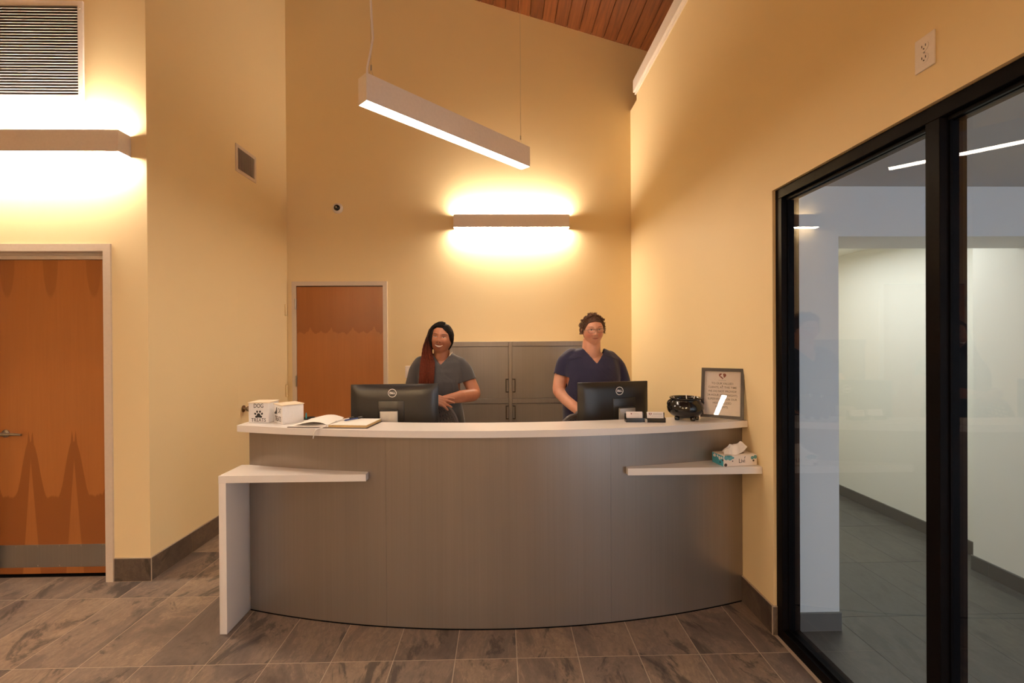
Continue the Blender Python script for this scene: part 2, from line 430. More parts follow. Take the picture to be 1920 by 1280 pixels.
def run(a0, a1, step, first):
    r = []; p = a0; q = first
    while p < a1-.01:
        q2 = min(q, a1); r.append((p, q2)); p = q2; q = q2+step
    return r
baseboard('baseboard_left', [(LX, p, LX, q, 1, 0) for p, q in run(YL, YB, .61, YL+.395)])
baseboard('baseboard_alcove', [(-2.553, YL, LX+.010, YL, 0, -1)])
baseboard('baseboard_right', [(RX, q, RX, p, -1, 0) for p, q in run(FY, YB, .61, FY+.45)] + [(RX-.010, FY, RX+.018, FY, 0, -1)])
baseboard('baseboard_back', [(p, YB, q, YB, 0, -1) for p, q in run(-1.235, RX, .61, -.8)])

# ------------------------------------------------------------------ doors
def door_frame(bm, x0, x1, ztop, w, yf, yb, proud=.012):
    """U-shaped frame in XZ: outer edges x0..x1, head to ztop, face width w"""
    o = [(x0, 0), (x0+w, 0), (x0+w, ztop-w), (x1-w, ztop-w), (x1-w, 0), (x1, 0), (x1, ztop), (x0, ztop)]
    A = [bm.verts.new((a, yf-proud, b)) for a, b in o]; C = [bm.verts.new((a, yb, b)) for a, b in o]
    for q in ((0, 1, 2, 7), (2, 3, 6, 7), (3, 4, 5, 6)): bm.faces.new([A[i] for i in q]); bm.faces.new([C[i] for i in q][::-1])
    n = len(o)
    for i in range(n): bm.faces.new((A[i], A[(i+1) % n], C[(i+1) % n], C[i]))
    bmesh.ops.bevel(bm, geom=[e for e in bm.edges if all(abs(v.co.y-(yf-proud)) < 1e-6 for v in e.verts) and len(e.link_faces) == 2 and e.calc_face_angle(0) > .5], offset=.004, segments=2, affect='EDGES')
# door_1: left alcove door with kick plate
bm = bmesh.new(); door_frame(bm, DX0-.048, DX1+.048, 2.217, .048, YL, YL+.12)
box(bm, DX0, DX1, YL+.045, YL+.075, DZ-.016, DZ); 
d1 = struct('door_1', bm, M_trim)
lf = fin('leaf', B(DX0+.003, DX1-.003, YL+.080, YL+.118, .017, 2.145, bev=.002), M_flame, d1)
fin('head_stop', B(DX0, DX1, YL+.058, YL+.079, 2.128, 2.156, bev=.002), M_trim, d1)
kp = fin('kick_plate', B(DX0+.02, DX1-.0035, YL+.0772, YL+.0798, .062, .214, bev=.0008), M_kick, d1)
for z in (.072, .204):
    for k in range(6):
        bm = bmesh.new(); bmesh.ops.create_uvsphere(bm, u_segments=8, v_segments=5, radius=.005, matrix=Matrix.Translation((-2.700-k*.143, YL+.0775, z)) @ Matrix.Diagonal((1, .4, 1, 1))); fin('screw', bm, M_steel, kp, smooth=True)
bm = bmesh.new(); lathe(bm, [(0, 0), (.026, 0), (.026, .006), (.012, .010), (.012, .045), (0, .045)], 20)
bmesh.ops.transform(bm, matrix=Matrix.Translation((-3.33, YL+.080, .965)) @ Matrix.Rotation(PI/2, 4, 'X'), verts=bm.verts)
tube(bm, [(-3.33, YL+.04, .965), (-3.25, YL+.036, .967), (-3.19, YL+.040, .962)], [.010, .009, .007], 10)
fin('lever_handle', bm, M_steel, d1, auto=40)
bm = B(DX0, DX1, YL+.07, YL+.12, 0, .008); fin('threshold', bm, M_black_frame, d1)
wall_behind = wall('wall_behind_door', [(DX0-.2, DX1+.2, YL+.16, YL+.2, 0, 2.4)])
# door_2: back wall door
bm = bmesh.new(); door_frame(bm, -2.272, -1.244, 2.217, .046, YB, YB+.001, .016)
d2 = struct('door_2', bm, M_trim)
fin('leaf', B(-2.224, -1.291, YB-.006, YB+.0005, .012, 2.160, bev=.001), M_maple, d2)
fin('shadow_gap', B(-2.228, -1.288, YB-.004, YB+.0005, .006, 2.170), M_black_gap, d2)
for z in (1.973, 1.138, .30):
    bm = bmesh.new(); tube(bm, [(-2.232, YB-.020, z-.058), (-2.232, YB-.020, z+.058)], .0075, 10); box(bm, -2.236, -2.222, YB-.018, YB-.006, z-.055, z+.055)
    fin('hinge', bm, M_steel, d2, auto=40)
bm = bmesh.new(); lathe(bm, [(0, 0), (.03, 0), (.03, .006), (.012, .01), (.012, .03), (.026, .042), (.026, .055), (0, .062)], 20)
bmesh.ops.transform(bm, matrix=Matrix.Translation((-1.37, YB-.006, .965)) @ Matrix.Rotation(PI/2, 4, 'X'), verts=bm.verts)
fin('door_knob', bm, M_steel, d2, auto=40)
# door_3: flush painted closet door in the left wall
d3 = struct('door_3', B(LX-.0002, LX+.0003, 4.10, 4.968, .152, 2.12), M_wall)
bm = bmesh.new(); lathe(bm, [(0, 0), (.031, 0), (.031, .005), (.012, .009), (.011, .028), (.022, .036), (.027, .050), (.022, .062), (0, .066)], 24)
bmesh.ops.transform(bm, matrix=Matrix.Translation((LX+.0016, 4.165, .968)) @ Matrix.Rotation(PI/2, 4, 'Y'), verts=bm.verts)
fin('door_knob', bm, plain('antique_nickel', (.30, .25, .19), .28, 1.0), d3, auto=40)['label'] = 'round nickel knob'
for z in (1.906, 1.04):
    bm = bmesh.new(); tube(bm, [(LX+.011, 4.975, z-.062), (LX+.011, 4.975, z+.062)], .009, 10)
    fin('hinge', bm, M_wall, d3, auto=40)

# ------------------------------------------------------------------ vestibule and corridor beyond the glass
VY, VX, HZ, CZ = 2.42, 1.81, 2.117, 2.385
vf = struct('floor_vestibule', B(RX+.124, 3.9, -2.6, 6.2, -.12, -.0012), M_dark_grout)
bm = B(.0014, .3028, .0014, .6068, -.0011, 0, bev=.0008, seg=1); dm = bpy.data.meshes.new('tile'); bm.to_mesh(dm); bm.free(); dm.materials.append(M_dark_tile)
for i in range(7):
    for j in range(8):
        link('tile', dm, None, vf, loc=(1.565+i*.3042, .10+j*.6082, 0))
bm = bmesh.new()
for i in range(7):
    for j in list(range(-4, 0))+[8, 9]: box(bm, 1.565+i*.3042+.0014, 1.565+i*.3042+.3028, .10+j*.6082+.0014, .10+j*.6082+.6068, -.0011, 0)
o = fin('tile_field', bm, M_dark_tile, vf); o['kind'] = 'stuff'
wall('wall_vestibule_back', [(RX+.125, VX, VY, VY+.33, 0, CZ), (VX, 3.6, VY, VY+.33, HZ, CZ)], M_grey_wall)
wall('wall_corridor_right', [(3.385, 3.5, 3.02, 6.2, 0, CZ), (3.18, 3.5, 2.75, 3.02, 0, CZ), (3.18, 3.5, VY+.33, 2.75, 0, CZ), (3.18, 3.5, 1.4, VY+.33, 0, HZ)], M_white_wall)
wall('wall_corridor_left', [(RX+.13, 1.70, VY+.33, 6.2, 0, CZ)], M_white_wall)
wall('wall_corridor_end', [(1.6, 3.5, 6.1, 6.2, 0, CZ)], M_white_wall)
wall('wall_vestibule_right', [(3.5, 3.6, -2.6, 2.42, 0, CZ)], M_grey_wall)
wall('ceiling_vestibule', [(RX+.12, 3.6, -2.6, VY, CZ, CZ+.1)], M_dim_ceiling)
wall('ceiling_corridor', [(RX+.12, 3.6, VY, 6.2, CZ, CZ+.1)], M_white_wall)
wall('wall_vestibule_left', [(RX+.13, RX+.16, -2.6, -1.35, 0, CZ)], M_grey_wall)
M_dkbase = plain('charcoal_base_tile', (.10, .098, .092), .5)
baseboard('baseboard_column', [(RX+.126, VY, VX+.008, VY, 0, -1), (VX, VY, VX, VY+.33, 1, 0)], .095, .009, M_dkbase, M_dark_grout)
baseboard('baseboard_corridor', [(3.385, p, 3.385, q, -1, 0) for p, q in run(3.02, 6.1, .61, 3.35)] + [(3.377, 3.02, 3.18, 3.02, 0, -1)][:0] + [(3.18, p, 3.18, q, -1, 0) for p, q in run(1.4, 3.03, .61, 1.7)], .095, .009, M_dkbase, M_dark_grout)
# outer glazing of the vestibule (daylight side)
bm = bmesh.new()
for x in (1.60, 2.45, 3.42): box(bm, x, x+.06, -2.42, -2.36, 0, CZ)
box(bm, 1.60, 3.48, -2.42, -2.36, 2.28, CZ); box(bm, 1.60, 3.48, -2.42, -2.36, 0, .08)
w2 = struct('window_2', bm, M_black_frame)
fin('pane', B(1.66, 2.45, -2.395, -2.389, .08, 2.28), M_pane, w2); fin('pane', B(2.51, 3.42, -2.395, -2.389, .08, 2.28), M_pane, w2)

# the black-framed glazed screen in the right wall
FX0, FX1, GX = RX+.016, RX+.110, RX+.050
w1 = struct('window_1', B(FX0, FX1, -1.35, FY, .0, .052, bev=.002), M_black_frame)
fin('head_rail', B(FX0, FX1, -1.35, FY, FZ-.052, FZ-.001, bev=.002), M_black_frame, w1)
for y0, y1 in ((FY-.052, FY-.001), (1.485, 1.537), (.35, .402), (-1.349, -1.297)):
    bm = B(FX0, FX1, y0, y1, .052, FZ-.052, bev=.002)
    box(bm, FX0+.030, FX1-.03, y0-.006, y1+.006, .052, FZ-.052)
    fin('mullion' if 0 < y0 < 2 else 'jamb', bm, M_black_frame, w1)
for y0, y1 in ((1.537, FY-.052), (.402, 1.485), (-1.297, .35)):
    fin('pane', B(GX, GX+.006, y0+.001, y1-.001, .053, FZ-.053), M_pane, w1)
    bm = bmesh.new()
    box(bm, GX-.012, GX-.001, y0+.006, y1-.006, FZ-.066, FZ-.052); box(bm, GX-.012, GX-.001, y0+.006, y1-.006, .052, .066)
    box(bm, GX+.007, GX+.04, y0+.006, y1-.006, FZ-.066, FZ-.052)
    fin('glazing_bead', bm, M_black_frame, w1)

# ------------------------------------------------------------------ wall and ceiling fixtures
def emat(name, st):
    return emis(name, LAMP_COL, st)
M_up, M_down, M_pend = emat('sconce_up_diffuser', SCONCE_UP), emat('sconce_down_diffuser', SCONCE_DOWN), emat('pendant_diffuser', PENDANT_DOWN)
def channel(bm, L, d, z0, z1, up=True, down=True, t=.003, rec=.012):
    """thin-walled box housing: x 0..L, y -d..0 , open where light leaves"""
    box(bm, 0, L, -d, -d+t, z0, z1); box(bm, 0, L, -t, 0, z0, z1)
    box(bm, 0, t, -d+t, -t, z0, z1); box(bm, L-t, L, -d+t, -t, z0, z1)
    zm = (z0+z1)/2
    if up: box(bm, t, L-t, -d+t, -t, zm, zm+.004)
    else: box(bm, t, L-t, -d+t, -t, z1-t, z1)
M_fill_up, M_fill_down = emat('rear_fill_up', 360.0), emat('rear_fill_down', 150.0)  # stronger, for unseen fill lights added on the rear wall to light camera-facing surfaces
def sconce(x, y, label, M_up=M_up, M_down=M_down):
    s = empty('wall_sconce', (x, y, 2.785), 0, label, 'wall light', 'linear up-and-down wall lights')
    L, d, h = 1.25, .10, .137
    bm = bmesh.new(); channel(bm, L, d, 0, h); fin('housing', bm, M_metal_white, s)
    fin('upper_diffuser', B(.004, L-.004, -d+.004, -.004, h-.018, h-.013), M_up, s)
    fin('lower_diffuser', B(.004, L-.004, -d+.004, -.004, .003, .008), M_down, s)
    return s
sconce(-.510, YB, 'long white box wall light on the yellow back wall above the cabinets')
sconce(-3.675, YL, 'long white box wall light above the left door, under the louvred grille')
def rear_fill_light(x, label):
    s = sconce(x, YR, label, M_fill_up, M_fill_down); s.rotation_euler = (0, 0, PI); return s
rear_fill_light(-.2, 'unseen fill light added on the rear wall, built like the box wall lights, right of its twin')
rear_fill_light(-3.0, 'unseen fill light added on the rear wall, built like the box wall lights, left of its twin')
def pendant(x, y, rz, label, cable=True):
    s = empty('pendant_light', (x, y, 2.787), rz, label, 'pendant light')
    L, d, h = 1.25, .082, .138
    bm = bmesh.new(); channel(bm, L, d, 0, h, up=False); fin('housing', bm, M_metal_white, s)
    fin('diffuser', B(.004, L-.004, -d+.004, -.004, .001, .006), M_pend, s)
    for k, xx in enumerate((.05, L-.05)):
        wx = x+math.cos(rz)*xx; zt = zc(wx)-2.787-.03
        bm = bmesh.new(); tube(bm, [(xx-.02, -d/2, h), (xx, -d/2, h+.06), (xx, -d/2, zt)], .0009, 6); tube(bm, [(xx+.02, -d/2, h), (xx, -d/2, h+.06)], .0008, 6); tube(bm, [(xx, -d/2, h+.05), (xx, -d/2, h+.075)], .004, 8)
        fin('suspension_wire', bm, M_steel, s)
    if cable:
        zt = zc(x)-2.787-.03
        pts = [(.03, -d/2+.005, h-.002), (.028, -d/2, h+.05), (.045, -d/2, h+.13), (.062, -d/2, h+.22), (.055, -d/2, h+.32), (.047, -d/2, h+.5), (.05, -d/2, (zt+h)/2+.3), (.05, -d/2, zt)]
        bm = bmesh.new(); tube(bm, pts, .0062, 8); fin('power_cable', bm, M_metal_white, s, smooth=True)
        bm = bmesh.new(); lathe(bm, [(0, -.02), (.05, -.02), (.055, 0), (.055, .02), (0, .02)], 20, (.05, -d/2, zt)); fin('canopy', bm, M_metal_white, s, auto=40)
    return s
prz = math.atan2(.885, .878)
pendant(-.732, 2.388, prz, 'long white linear pendant light hanging over the reception desk')
for (x, y, w) in ((-2.6, .1, 'left of the camera, an added unseen fill light'), (-.4, -1.7, 'behind the camera, an added unseen fill light'), (-2.70, -1.99, 'at the rear of the room')):  # left and behind ones are unseen, added to raise the ambient light
    pendant(x, y, prz, 'long white linear pendant light hanging '+w, False)

# louvred return-air grille above the left sconce
g = empty('return_grille', (-3.40, YL, 3.147), 0, 'large white louvred air grille high on the wall over the left sconce', 'air vent')
bm = bmesh.new(); ring_frame(bm, 0, .682, 0, .651, .032, -.012, 0); fin('frame', bm, M_metal_white, g)
fin('backing', B(.03, .652, -.002, -.0005, .03, .621), plain('grille_shadow', (.05, .04, .035), .8), g)
lm = None
for k in range(31):
    z = .040+k*.0187
    bm = bmesh.new(); m = Matrix.Translation((0, -.0065, z)) @ Matrix.Rotation(math.radians(-32), 4, 'X')
    box(bm, .033, .649, -.0062, .0062, -.0007, .0007, mtx=m)
    if lm is None:
        bmm = bmesh.new(); box(bmm, .033, .649, -.0085, .0085, -.0008, .0008, mtx=Matrix.Rotation(math.radians(38), 4, 'X')); lm = bpy.data.meshes.new('louvre'); bmesh.ops.recalc_face_normals(bmm, faces=bmm.faces); bmm.to_mesh(lm); bmm.free(); lm.materials.append(M_metal_white)
    bm.free()
    link('louvre', lm, None, g, loc=(0, -.0082, z))
for x, z in ((.665, .05), (.665, .60), (.60, .015)):
    bm = bmesh.new(); bmesh.ops.create_uvsphere(bm, u_segments=8, v_segments=5, radius=.004, matrix=Matrix.Translation((x, -.012, z))); fin('screw', bm, M_steel, g, smooth=True)
# supply vent on the left wall
g = empty('supply_vent', (LX, 4.075, 3.070), PI/2, 'small square vent with vertical slats on the left wall', 'air vent')
bm = bmesh.new(); ring_frame(bm, 0, .33, 0, .243, .028, -.008, 0); fin('frame', bm, plain('beige_vent_enamel', (.68, .56, .45), .5), g)
fin('backing', B(.026, .304, -.002, -.0005, .026, .217), plain('vent_shadow', (.10, .065, .045), .8), g)
bmm = bmesh.new(); box(bmm, -.0055, .0055, -.0006, .0006, .028, .215, mtx=Matrix.Rotation(math.radians(55), 4, 'Z')); sm_ = bpy.data.meshes.new('slat'); bmm.to_mesh(sm_); bmm.free(); sm_.materials.append(M_trim)
for k in range(16): link('slat', sm_, None, g, loc=(.040+k*.0166, -.0065, 0))
# security camera
g = empty('security_camera', (-1.771, YB, 3.010), 0, 'small round white camera with a dark lens on the back wall', 'camera')
rot = Matrix.Rotation(PI/2, 4, 'X')
bm = bmesh.new(); lathe(bm, [(0, 0), (.054, 0), (.058, .012), (.052, .028), (.036, .038), (.034, .034), (0, .034)], 32); bmesh.ops.transform(bm, matrix=rot, verts=bm.verts); fin('housing', bm, M_metal_white, g, auto=50)
bm = bmesh.new(); lathe(bm, [(.033, .030), (.031, .043), (.022, .054), (0, .060)], 28); bmesh.ops.transform(bm, matrix=rot, verts=bm.verts); fin('dome', bm, M_black_gloss, g, smooth=True)
bm = bmesh.new(); lathe(bm, [(0, .058), (.006, .060), (.009, .0605), (.009, .062), (0, .063)], 16); bmesh.ops.transform(bm, matrix=rot, verts=bm.verts); fin('lens', bm, M_grey_plastic, g, smooth=True)
# outlet high on right wall
def outlet_parts(g, mat):
    fin('cover_plate', B(-.0365, .0365, -.006, 0, -.057, .057, bev=.003), mat, g)
    for dz in (.0195, -.0195):
        bm = bmesh.new(); lathe(bm, [(0, 0), (.0165, 0), (.0165, .0015), (0, .0015)], 24, (0, 0, 0)); bmesh.ops.transform(bm, matrix=Matrix.Translation((0, -.0062, dz)) @ rot, verts=bm.verts)
        r = fin('receptacle', bm, mat, g, auto=40)
        bm = bmesh.new(); box(bm, -.0075, -.0055, -.0085, -.007, dz-.001, dz+.007); box(bm, .0055, .0075, -.0085, -.007, dz-.001, dz+.007); box(bm, -.002, .002, -.0085, -.007, dz-.009, dz-.005)
        fin('slots', bm, M_ink, r)
    bm = bmesh.new(); bmesh.ops.create_uvsphere(bm, u_segments=8, v_segments=5, radius=.003, matrix=Matrix.Translation((0, -.006, 0))); fin('screw', bm, M_steel, g)
g = empty('wall_outlet', (RX, 1.516, 2.533), -PI/2, 'white double electrical outlet high on the right wall above the black frame', 'outlet')
outlet_parts(g, M_metal_white)
g = empty('light_switch', (-1.017, YB, 1.227), 0, 'white double light switch on the back wall beside the left woman', 'light switch')
fin('cover_plate', B(-.038, .038, -.006, 0, -.066, .066, bev=.003), M_metal_white, g)
for s in (-1, 1): fin('rocker', B(s*.017-.009, s*.017+.009, -.0095, -.006, -.033, .033, bev=.001), M_metal_white, g)

# ------------------------------------------------------------------ back cabinets
cab = empty('storage_cabinet', (0, 0, 0), 0, 'tall grey brushed-laminate cabinet with four doors against the back wall', 'cabinet')
CF = 4.50
fin('carcass', B(-.665, .835, CF+.018, YB-.002, 0, 1.553, bev=.002), M_lam_cab, cab)
fin('top_rail', B(-.668, .066, CF-.006, CF+.02, 1.508, 1.555, bev=.002), M_lam_cab, cab)
fin('top_rail', B(.102, .838, CF-.006, CF+.02, 1.508, 1.555, bev=.002), M_lam_cab, cab)
fin('middle_rail', B(-.668, .066, CF-.006, CF+.02, .948, .995, bev=.002), M_lam_cab, cab)
fin('middle_rail', B(.102, .838, CF-.006, CF+.02, .948, .995, bev=.002), M_lam_cab, cab)
fin('centre_stile', B(.068, .100, CF-.010, CF+.02, 0, 1.555, bev=.003), M_lam_cab, cab)
fin('plinth', B(-.668, .838, CF-.004, CF+.02, 0, .10, bev=.002), M_lam_cab, cab)
for (x0, x1, xm, side) in ((-.665, .064, -.297, 1), (.104, .835, .437, -1)):
    for (z0, z1, h0) in ((.998, 1.504, 1.057), (.104, .944, .795)):
        d = fin('door', B(x0, xm, CF+.004, CF+.018, z0, z1), M_lam_cab, cab)
        fin('panel', B(xm, x1, CF+.0037, CF+.018, z0, z1), M_lam_cab, d)
        xe = x1-.004 if side == 1 else x0+.004; xb = xe-side*.020
        bm = bmesh.new(); 
        box(bm, xb-.0035, xb+.0035, CF-.024, CF-.016, h0, h0+.133, bev=.001)
        for zz in (h0, h0+.125): box(bm, min(xb, xe), max(xb, xe), CF-.023, CF-.017, zz, zz+.008); box(bm, xe-.004, xe+.004, CF-.018, CF+.004, zz, zz+.008)
        fin('handle', bm, M_dark_metal, d)

# ------------------------------------------------------------------ reception desk
DC = Vector((-.0146, 7.2728)); R0 = 4.791
def arcpt(r, x, z): return (x, DC.y-math.sqrt(r*r-(x-DC.x)**2), z)
def arc_slab(bm, ro, ri, xl, xr, z0, z1, n=48, xl2=None, xr2=None, bev=.003):
    """slab between radii ro (front) and ri (rear), x from xl to xr"""
    xl2 = xl if xl2 is None else xl2; xr2 = xr if xr2 is None else xr2
    A = [[], [], [], []]
    for k in range(n+1):
        t = k/n; xa = xl+(xr-xl)*t; xb = xl2+(xr2-xl2)*t
        for q, (r, x, z) in enumerate(((ro, xa, z0), (ro, xa, z1), (ri, xb, z1), (ri, xb, z0))): A[q].append(bm.verts.new(arcpt(r, x, z)))
    fs = []
    for k in range(n):
        for q in range(4): fs.append(bm.faces.new((A[q][k], A[q][k+1], A[(q+1) % 4][k+1], A[(q+1) % 4][k])))
    bm.faces.new([A[q][0] for q in range(4)]); bm.faces.new([A[q][n] for q in range(4)][::-1])
    if bev:
        es = [e for e in bm.edges if len(e.link_faces) == 2 and e.calc_face_angle(0) > .6]
        bmesh.ops.bevel(bm, geom=es, offset=bev, segments=2, affect='EDGES', profile=.5)
desk = empty('reception_desk', (0, 0, 0), 0, 'curved pewter-grey reception desk with a white stone top and two side shelves', 'desk')
DL = -1.479
bm = bmesh.new(); arc_slab(bm, R0-.004, 4.68, DL+.003, RX-.002, .0, 1.054, bev=0); fin('body', bm, M_lam, desk, auto=30)
for xa, xb in ((DL, -.6405), (-.6395, .5995), (.6005, RX-.0015)):
    bm = bmesh.new(); arc_slab(bm, R0, R0-.005, xa, xb, .006, 1.054, n=24, bev=.0006); fin('front_panel', bm, M_lam, desk, auto=30)
bm = bmesh.new(); arc_slab(bm, R0+.002, R0-.008, DL, RX-.0015, 0, .006, n=32, bev=0); fin('floor_seal', bm, M_black_frame, desk)
bm = bmesh.new(); arc_slab(bm, 4.85, 4.605, -1.523, RX-.0015, 1.055, 1.092, n=60, bev=.0035); fin('countertop', bm, M_quartz, desk, auto=30)
# left shelf with its waterfall leg
def shelf_outline(x0, x1, yf, n=20):
    pts = [(x0, yf), (x1, yf)]
    for k in range(n+1):
        x = x1+(x0-x1)*k/n; pts.append((x, arcpt(R0+.0006, max(x, DL), 0)[1]))
    return pts
bm = bmesh.new(); prism(bm, shelf_outline(-1.524, -.738, 2.488), .814, .852, axis='Z')
bmesh.ops.bevel(bm, geom=[e for e in bm.edges if e.calc_face_angle(0) > .6], offset=.0025, segments=2, affect='EDGES')
fin('shelf', bm, M_quartz, desk, auto=30)
bm = B(-1.524, -1.484, 2.488, 2.735, 0, .8138, bev=.0025); fin('shelf_leg', bm, M_quartz, desk, auto=30)
bm = bmesh.new(); prism(bm, [(.688, 2.493), (RX-.002, 2.493)]+[(RX-.002+(.688-RX+.002)*k/16, arcpt(R0+.0006, RX-.002+(.688-RX+.002)*k/16, 0)[1]) for k in range(17)], .826, .864, axis='Z')
bmesh.ops.bevel(bm, geom=[e for e in bm.edges if e.calc_face_angle(0) > .6], offset=.0025, segments=2, affect='EDGES')
fin('shelf', bm, M_quartz, desk, auto=30)
bm = bmesh.new(); arc_slab(bm, 4.679, 4.02, -1.35, RX-.003, .71, .74, n=30, bev=.002); fin('work_surface', bm, M_quartz, desk, auto=30)
for x in (-1.30, .0, 1.38): fin('support_panel', B(x, x+.02, 2.95 if x == 0 else 3.05, 3.2, 0, .7095), M_lam, desk)

# ------------------------------------------------------------------ monitors
def monitor(x, y, rz, label, hw, ztop, zlogo, xl, xn):
    m = empty('computer_monitor', (x, y, .7405), rz, label, 'monitor', 'monitors on the reception desk')
    zt = ztop-.7405; zb = zt-.325
    bm = bmesh.new(); box(bm, -hw, hw, -.004, .012, zb, zt, bev=.004)
    o = fin('screen_bezel', bm, M_black_plastic, m, auto=40)
    # gently bulged back shell
    bm = bmesh.new(); nx, nz = 24, 16; g = []
    for j in range(nz+1):
        row = []
        for i in range(nx+1):
            u, v = i/nx*2-1, j/nz*2-1
            dd = .026*(max(0, (1-u**4))*max(0, (1-v**4)))**.6
            row.append(bm.verts.new((u*(hw-.002), -.004-dd, (zb+zt)/2+v*(zt-zb-.004)/2)))
        g.append(row)
    for j in range(nz):
        for i in range(nx): bm.faces.new((g[j][i], g[j][i+1], g[j+1][i+1], g[j+1][i]))
    fin('back_shell', bm, M_black_plastic, m, smooth=True)
    fin('mounting_plate', B(xn-.075, xn+.085, -.036, -.024, zb+.06, zb+.225, bev=.006), M_black_plastic, m, auto=40)
    fin('display', B(-hw+.008, hw-.008, .0125, .0135, zb+.015, zt-.008), M_black_gloss, m)
    # logo: ring with the four letters
    lz = zlogo-.7405; r = .0265
    bm = bmesh.new(); n = 40; ri = .0225
    a = [bm.verts.new((xl+r*math.cos(2*PI*k/n), -.0318, lz+r*math.sin(2*PI*k/n))) for k in range(n)]
    b = [bm.verts.new((xl+ri*math.cos(2*PI*k/n), -.0318, lz+ri*math.sin(2*PI*k/n))) for k in range(n)]
    for k in range(n): bm.faces.new((a[k], a[(k+1) % n], b[(k+1) % n], b[k]))
    lg = fin('logo', bm, M_white_print, m); lg['label'] = 'white ringed logo'
    text('D LL', .0185, M_white_print, lg, Matrix.Translation((xl, -.0318, lz)) @ XZ, bold=.0007, xs=.92)
    text('E', .0185, M_white_print, lg, Matrix.Translation((xl-.0035, -.0318, lz)) @ Matrix.Rotation(math.radians(-38), 4, 'Y') @ XZ, bold=.0007, xs=.92)
    # stand
    bm = bmesh.new(); tube(bm, [(xn, -.075, .012), (xn, -.072, .2), (xn, -.068, .385)], .055, 4, sq=1.0); bm.free()
    bm = B(xn-.054, xn+.054, -.090, -.066, .012, 1.141-.7405, bev=.005); st = fin('stand', bm, M_grey_plastic, m, auto=40)
    fin('stand_cap', B(xn-.052, xn+.052, -.088, -.066, 1.141-.7405, 1.147-.7405, bev=.002), M_black_plastic, st)
    fin('tilt_head', B(xn-.035, xn+.035, -.066, -.034, .30, .38, bev=.004), M_black_plastic, m)
    bm = bmesh.new(); prism(bm, [(xn+.115*math.cos(t), -.06+.085*math.sin(t)) for t in [2*PI*k/32 for k in range(32)]], 0, .012, axis='Z'); fin('stand_base', bm, M_grey_plastic, m, auto=40)
    return m
monitor(-.676, 2.905, math.radians(2.5), 'black monitor seen from behind, in front of the woman in grey scrubs', .272, 1.298, 1.245, -.010, -.022)
monitor(.716, 2.93, math.radians(13), 'black monitor seen from behind, in front of the woman in navy scrubs', .245, 1.299, 1.243, .028, .055)

# ------------------------------------------------------------------ things on the counter
CT = 1.0922
def heart(bm, s, y, cx, cz):
    pts = []
    for k in range(40):
        t = 2*PI*k/40
        pts.append((cx+s*.0625*16*math.sin(t)**3/1.0, cz+s*.0625*(13*math.cos(t)-5*math.cos(2*t)-2*math.cos(3*t)-math.cos(4*t))))
    prism(bm, pts, y-.0002, y)
def logo_heart(parent, s, y, cx, cz):
    bm = bmesh.new(); heart(bm, s, y, cx, cz); h = fin('heart_logo', bm, M_maroon, parent); h['label'] = 'maroon heart logo with a pale animal shape'
    dog = [(-.62, .05), (-.35, .32), (-.12, .62), (.12, .60), (.10, .40), (.22, .15), (.20, -.10), (.38, -.38), (.20, -.72), (.02, -.50), (-.05, -.28), (-.22, -.30), (-.30, -.12), (-.55, -.12)]
    bm = bmesh.new(); prism(bm, [(cx+a*s, cz+b*s) for a, b in dog], y-.0005, y-.0002); fin('pale_shape', bm, M_card, h)
# framed notice
sg = empty('framed_notice', (1.213, 2.772, CT+.003), math.atan2(-.126, .198), 'black picture frame with a printed notice, leaning on the desk top by the right wall', 'sign')
tilt = Matrix.Rotation(math.radians(-12), 4, 'X')
SW, SH = .236, .302
def sgfin(name, bm, mat, par=sg, **k):
    bmesh.ops.transform(bm, matrix=tilt, verts=bm.verts); return fin(name, bm, mat, par, **k)
bm = bmesh.new(); ring_frame(bm, 0, SW, 0, SH, .018, -.010, .006); sgfin('frame', bm, plain('black_brown_frame', (.030, .022, .020), .4))
fr = sgfin('paper', B(.014, SW-.014, .0005, .002, .014, SH-.014), plain('notice_paper', (.78, .70, .64), .7))
sgfin('cover_glass', B(.0175, SW-.0175, -.0045, -.0040, .0175, SH-.0175), M_sign_glass)
sgfin('backing_board', B(.012, SW-.012, .0022, .005, .012, SH-.012), M_leather)
bm = bmesh.new(); box(bm, SW/2-.03, SW/2+.03, .006, .009, 0.01, .22, mtx=Matrix.Translation((0, 0, 0))); 
bm.free(); bm = bmesh.new(); tube(bm, [(SW/2, .055, .2), (SW/2, .115, .0035)], [.02, .02], 4, sq=.25); fin('easel_back', bm, M_leather, sg)
lines = ['TO OUR VALUED', 'CLIENTS, AT THIS TIME', 'WE DO NOT PROVIDE', '24-HOUR (OVERNIGHT)', 'SUPERVISION FOR OUR', 'HOSPITALIZED', 'PATIENTS.']
for k, l in enumerate(lines):
    text(l, .0175, M_print, fr, tilt @ Matrix.Translation((SW/2, .0004,   .209-k*.0236)) @ XZ, bold=.00012, xs=.88, ext=.0002)
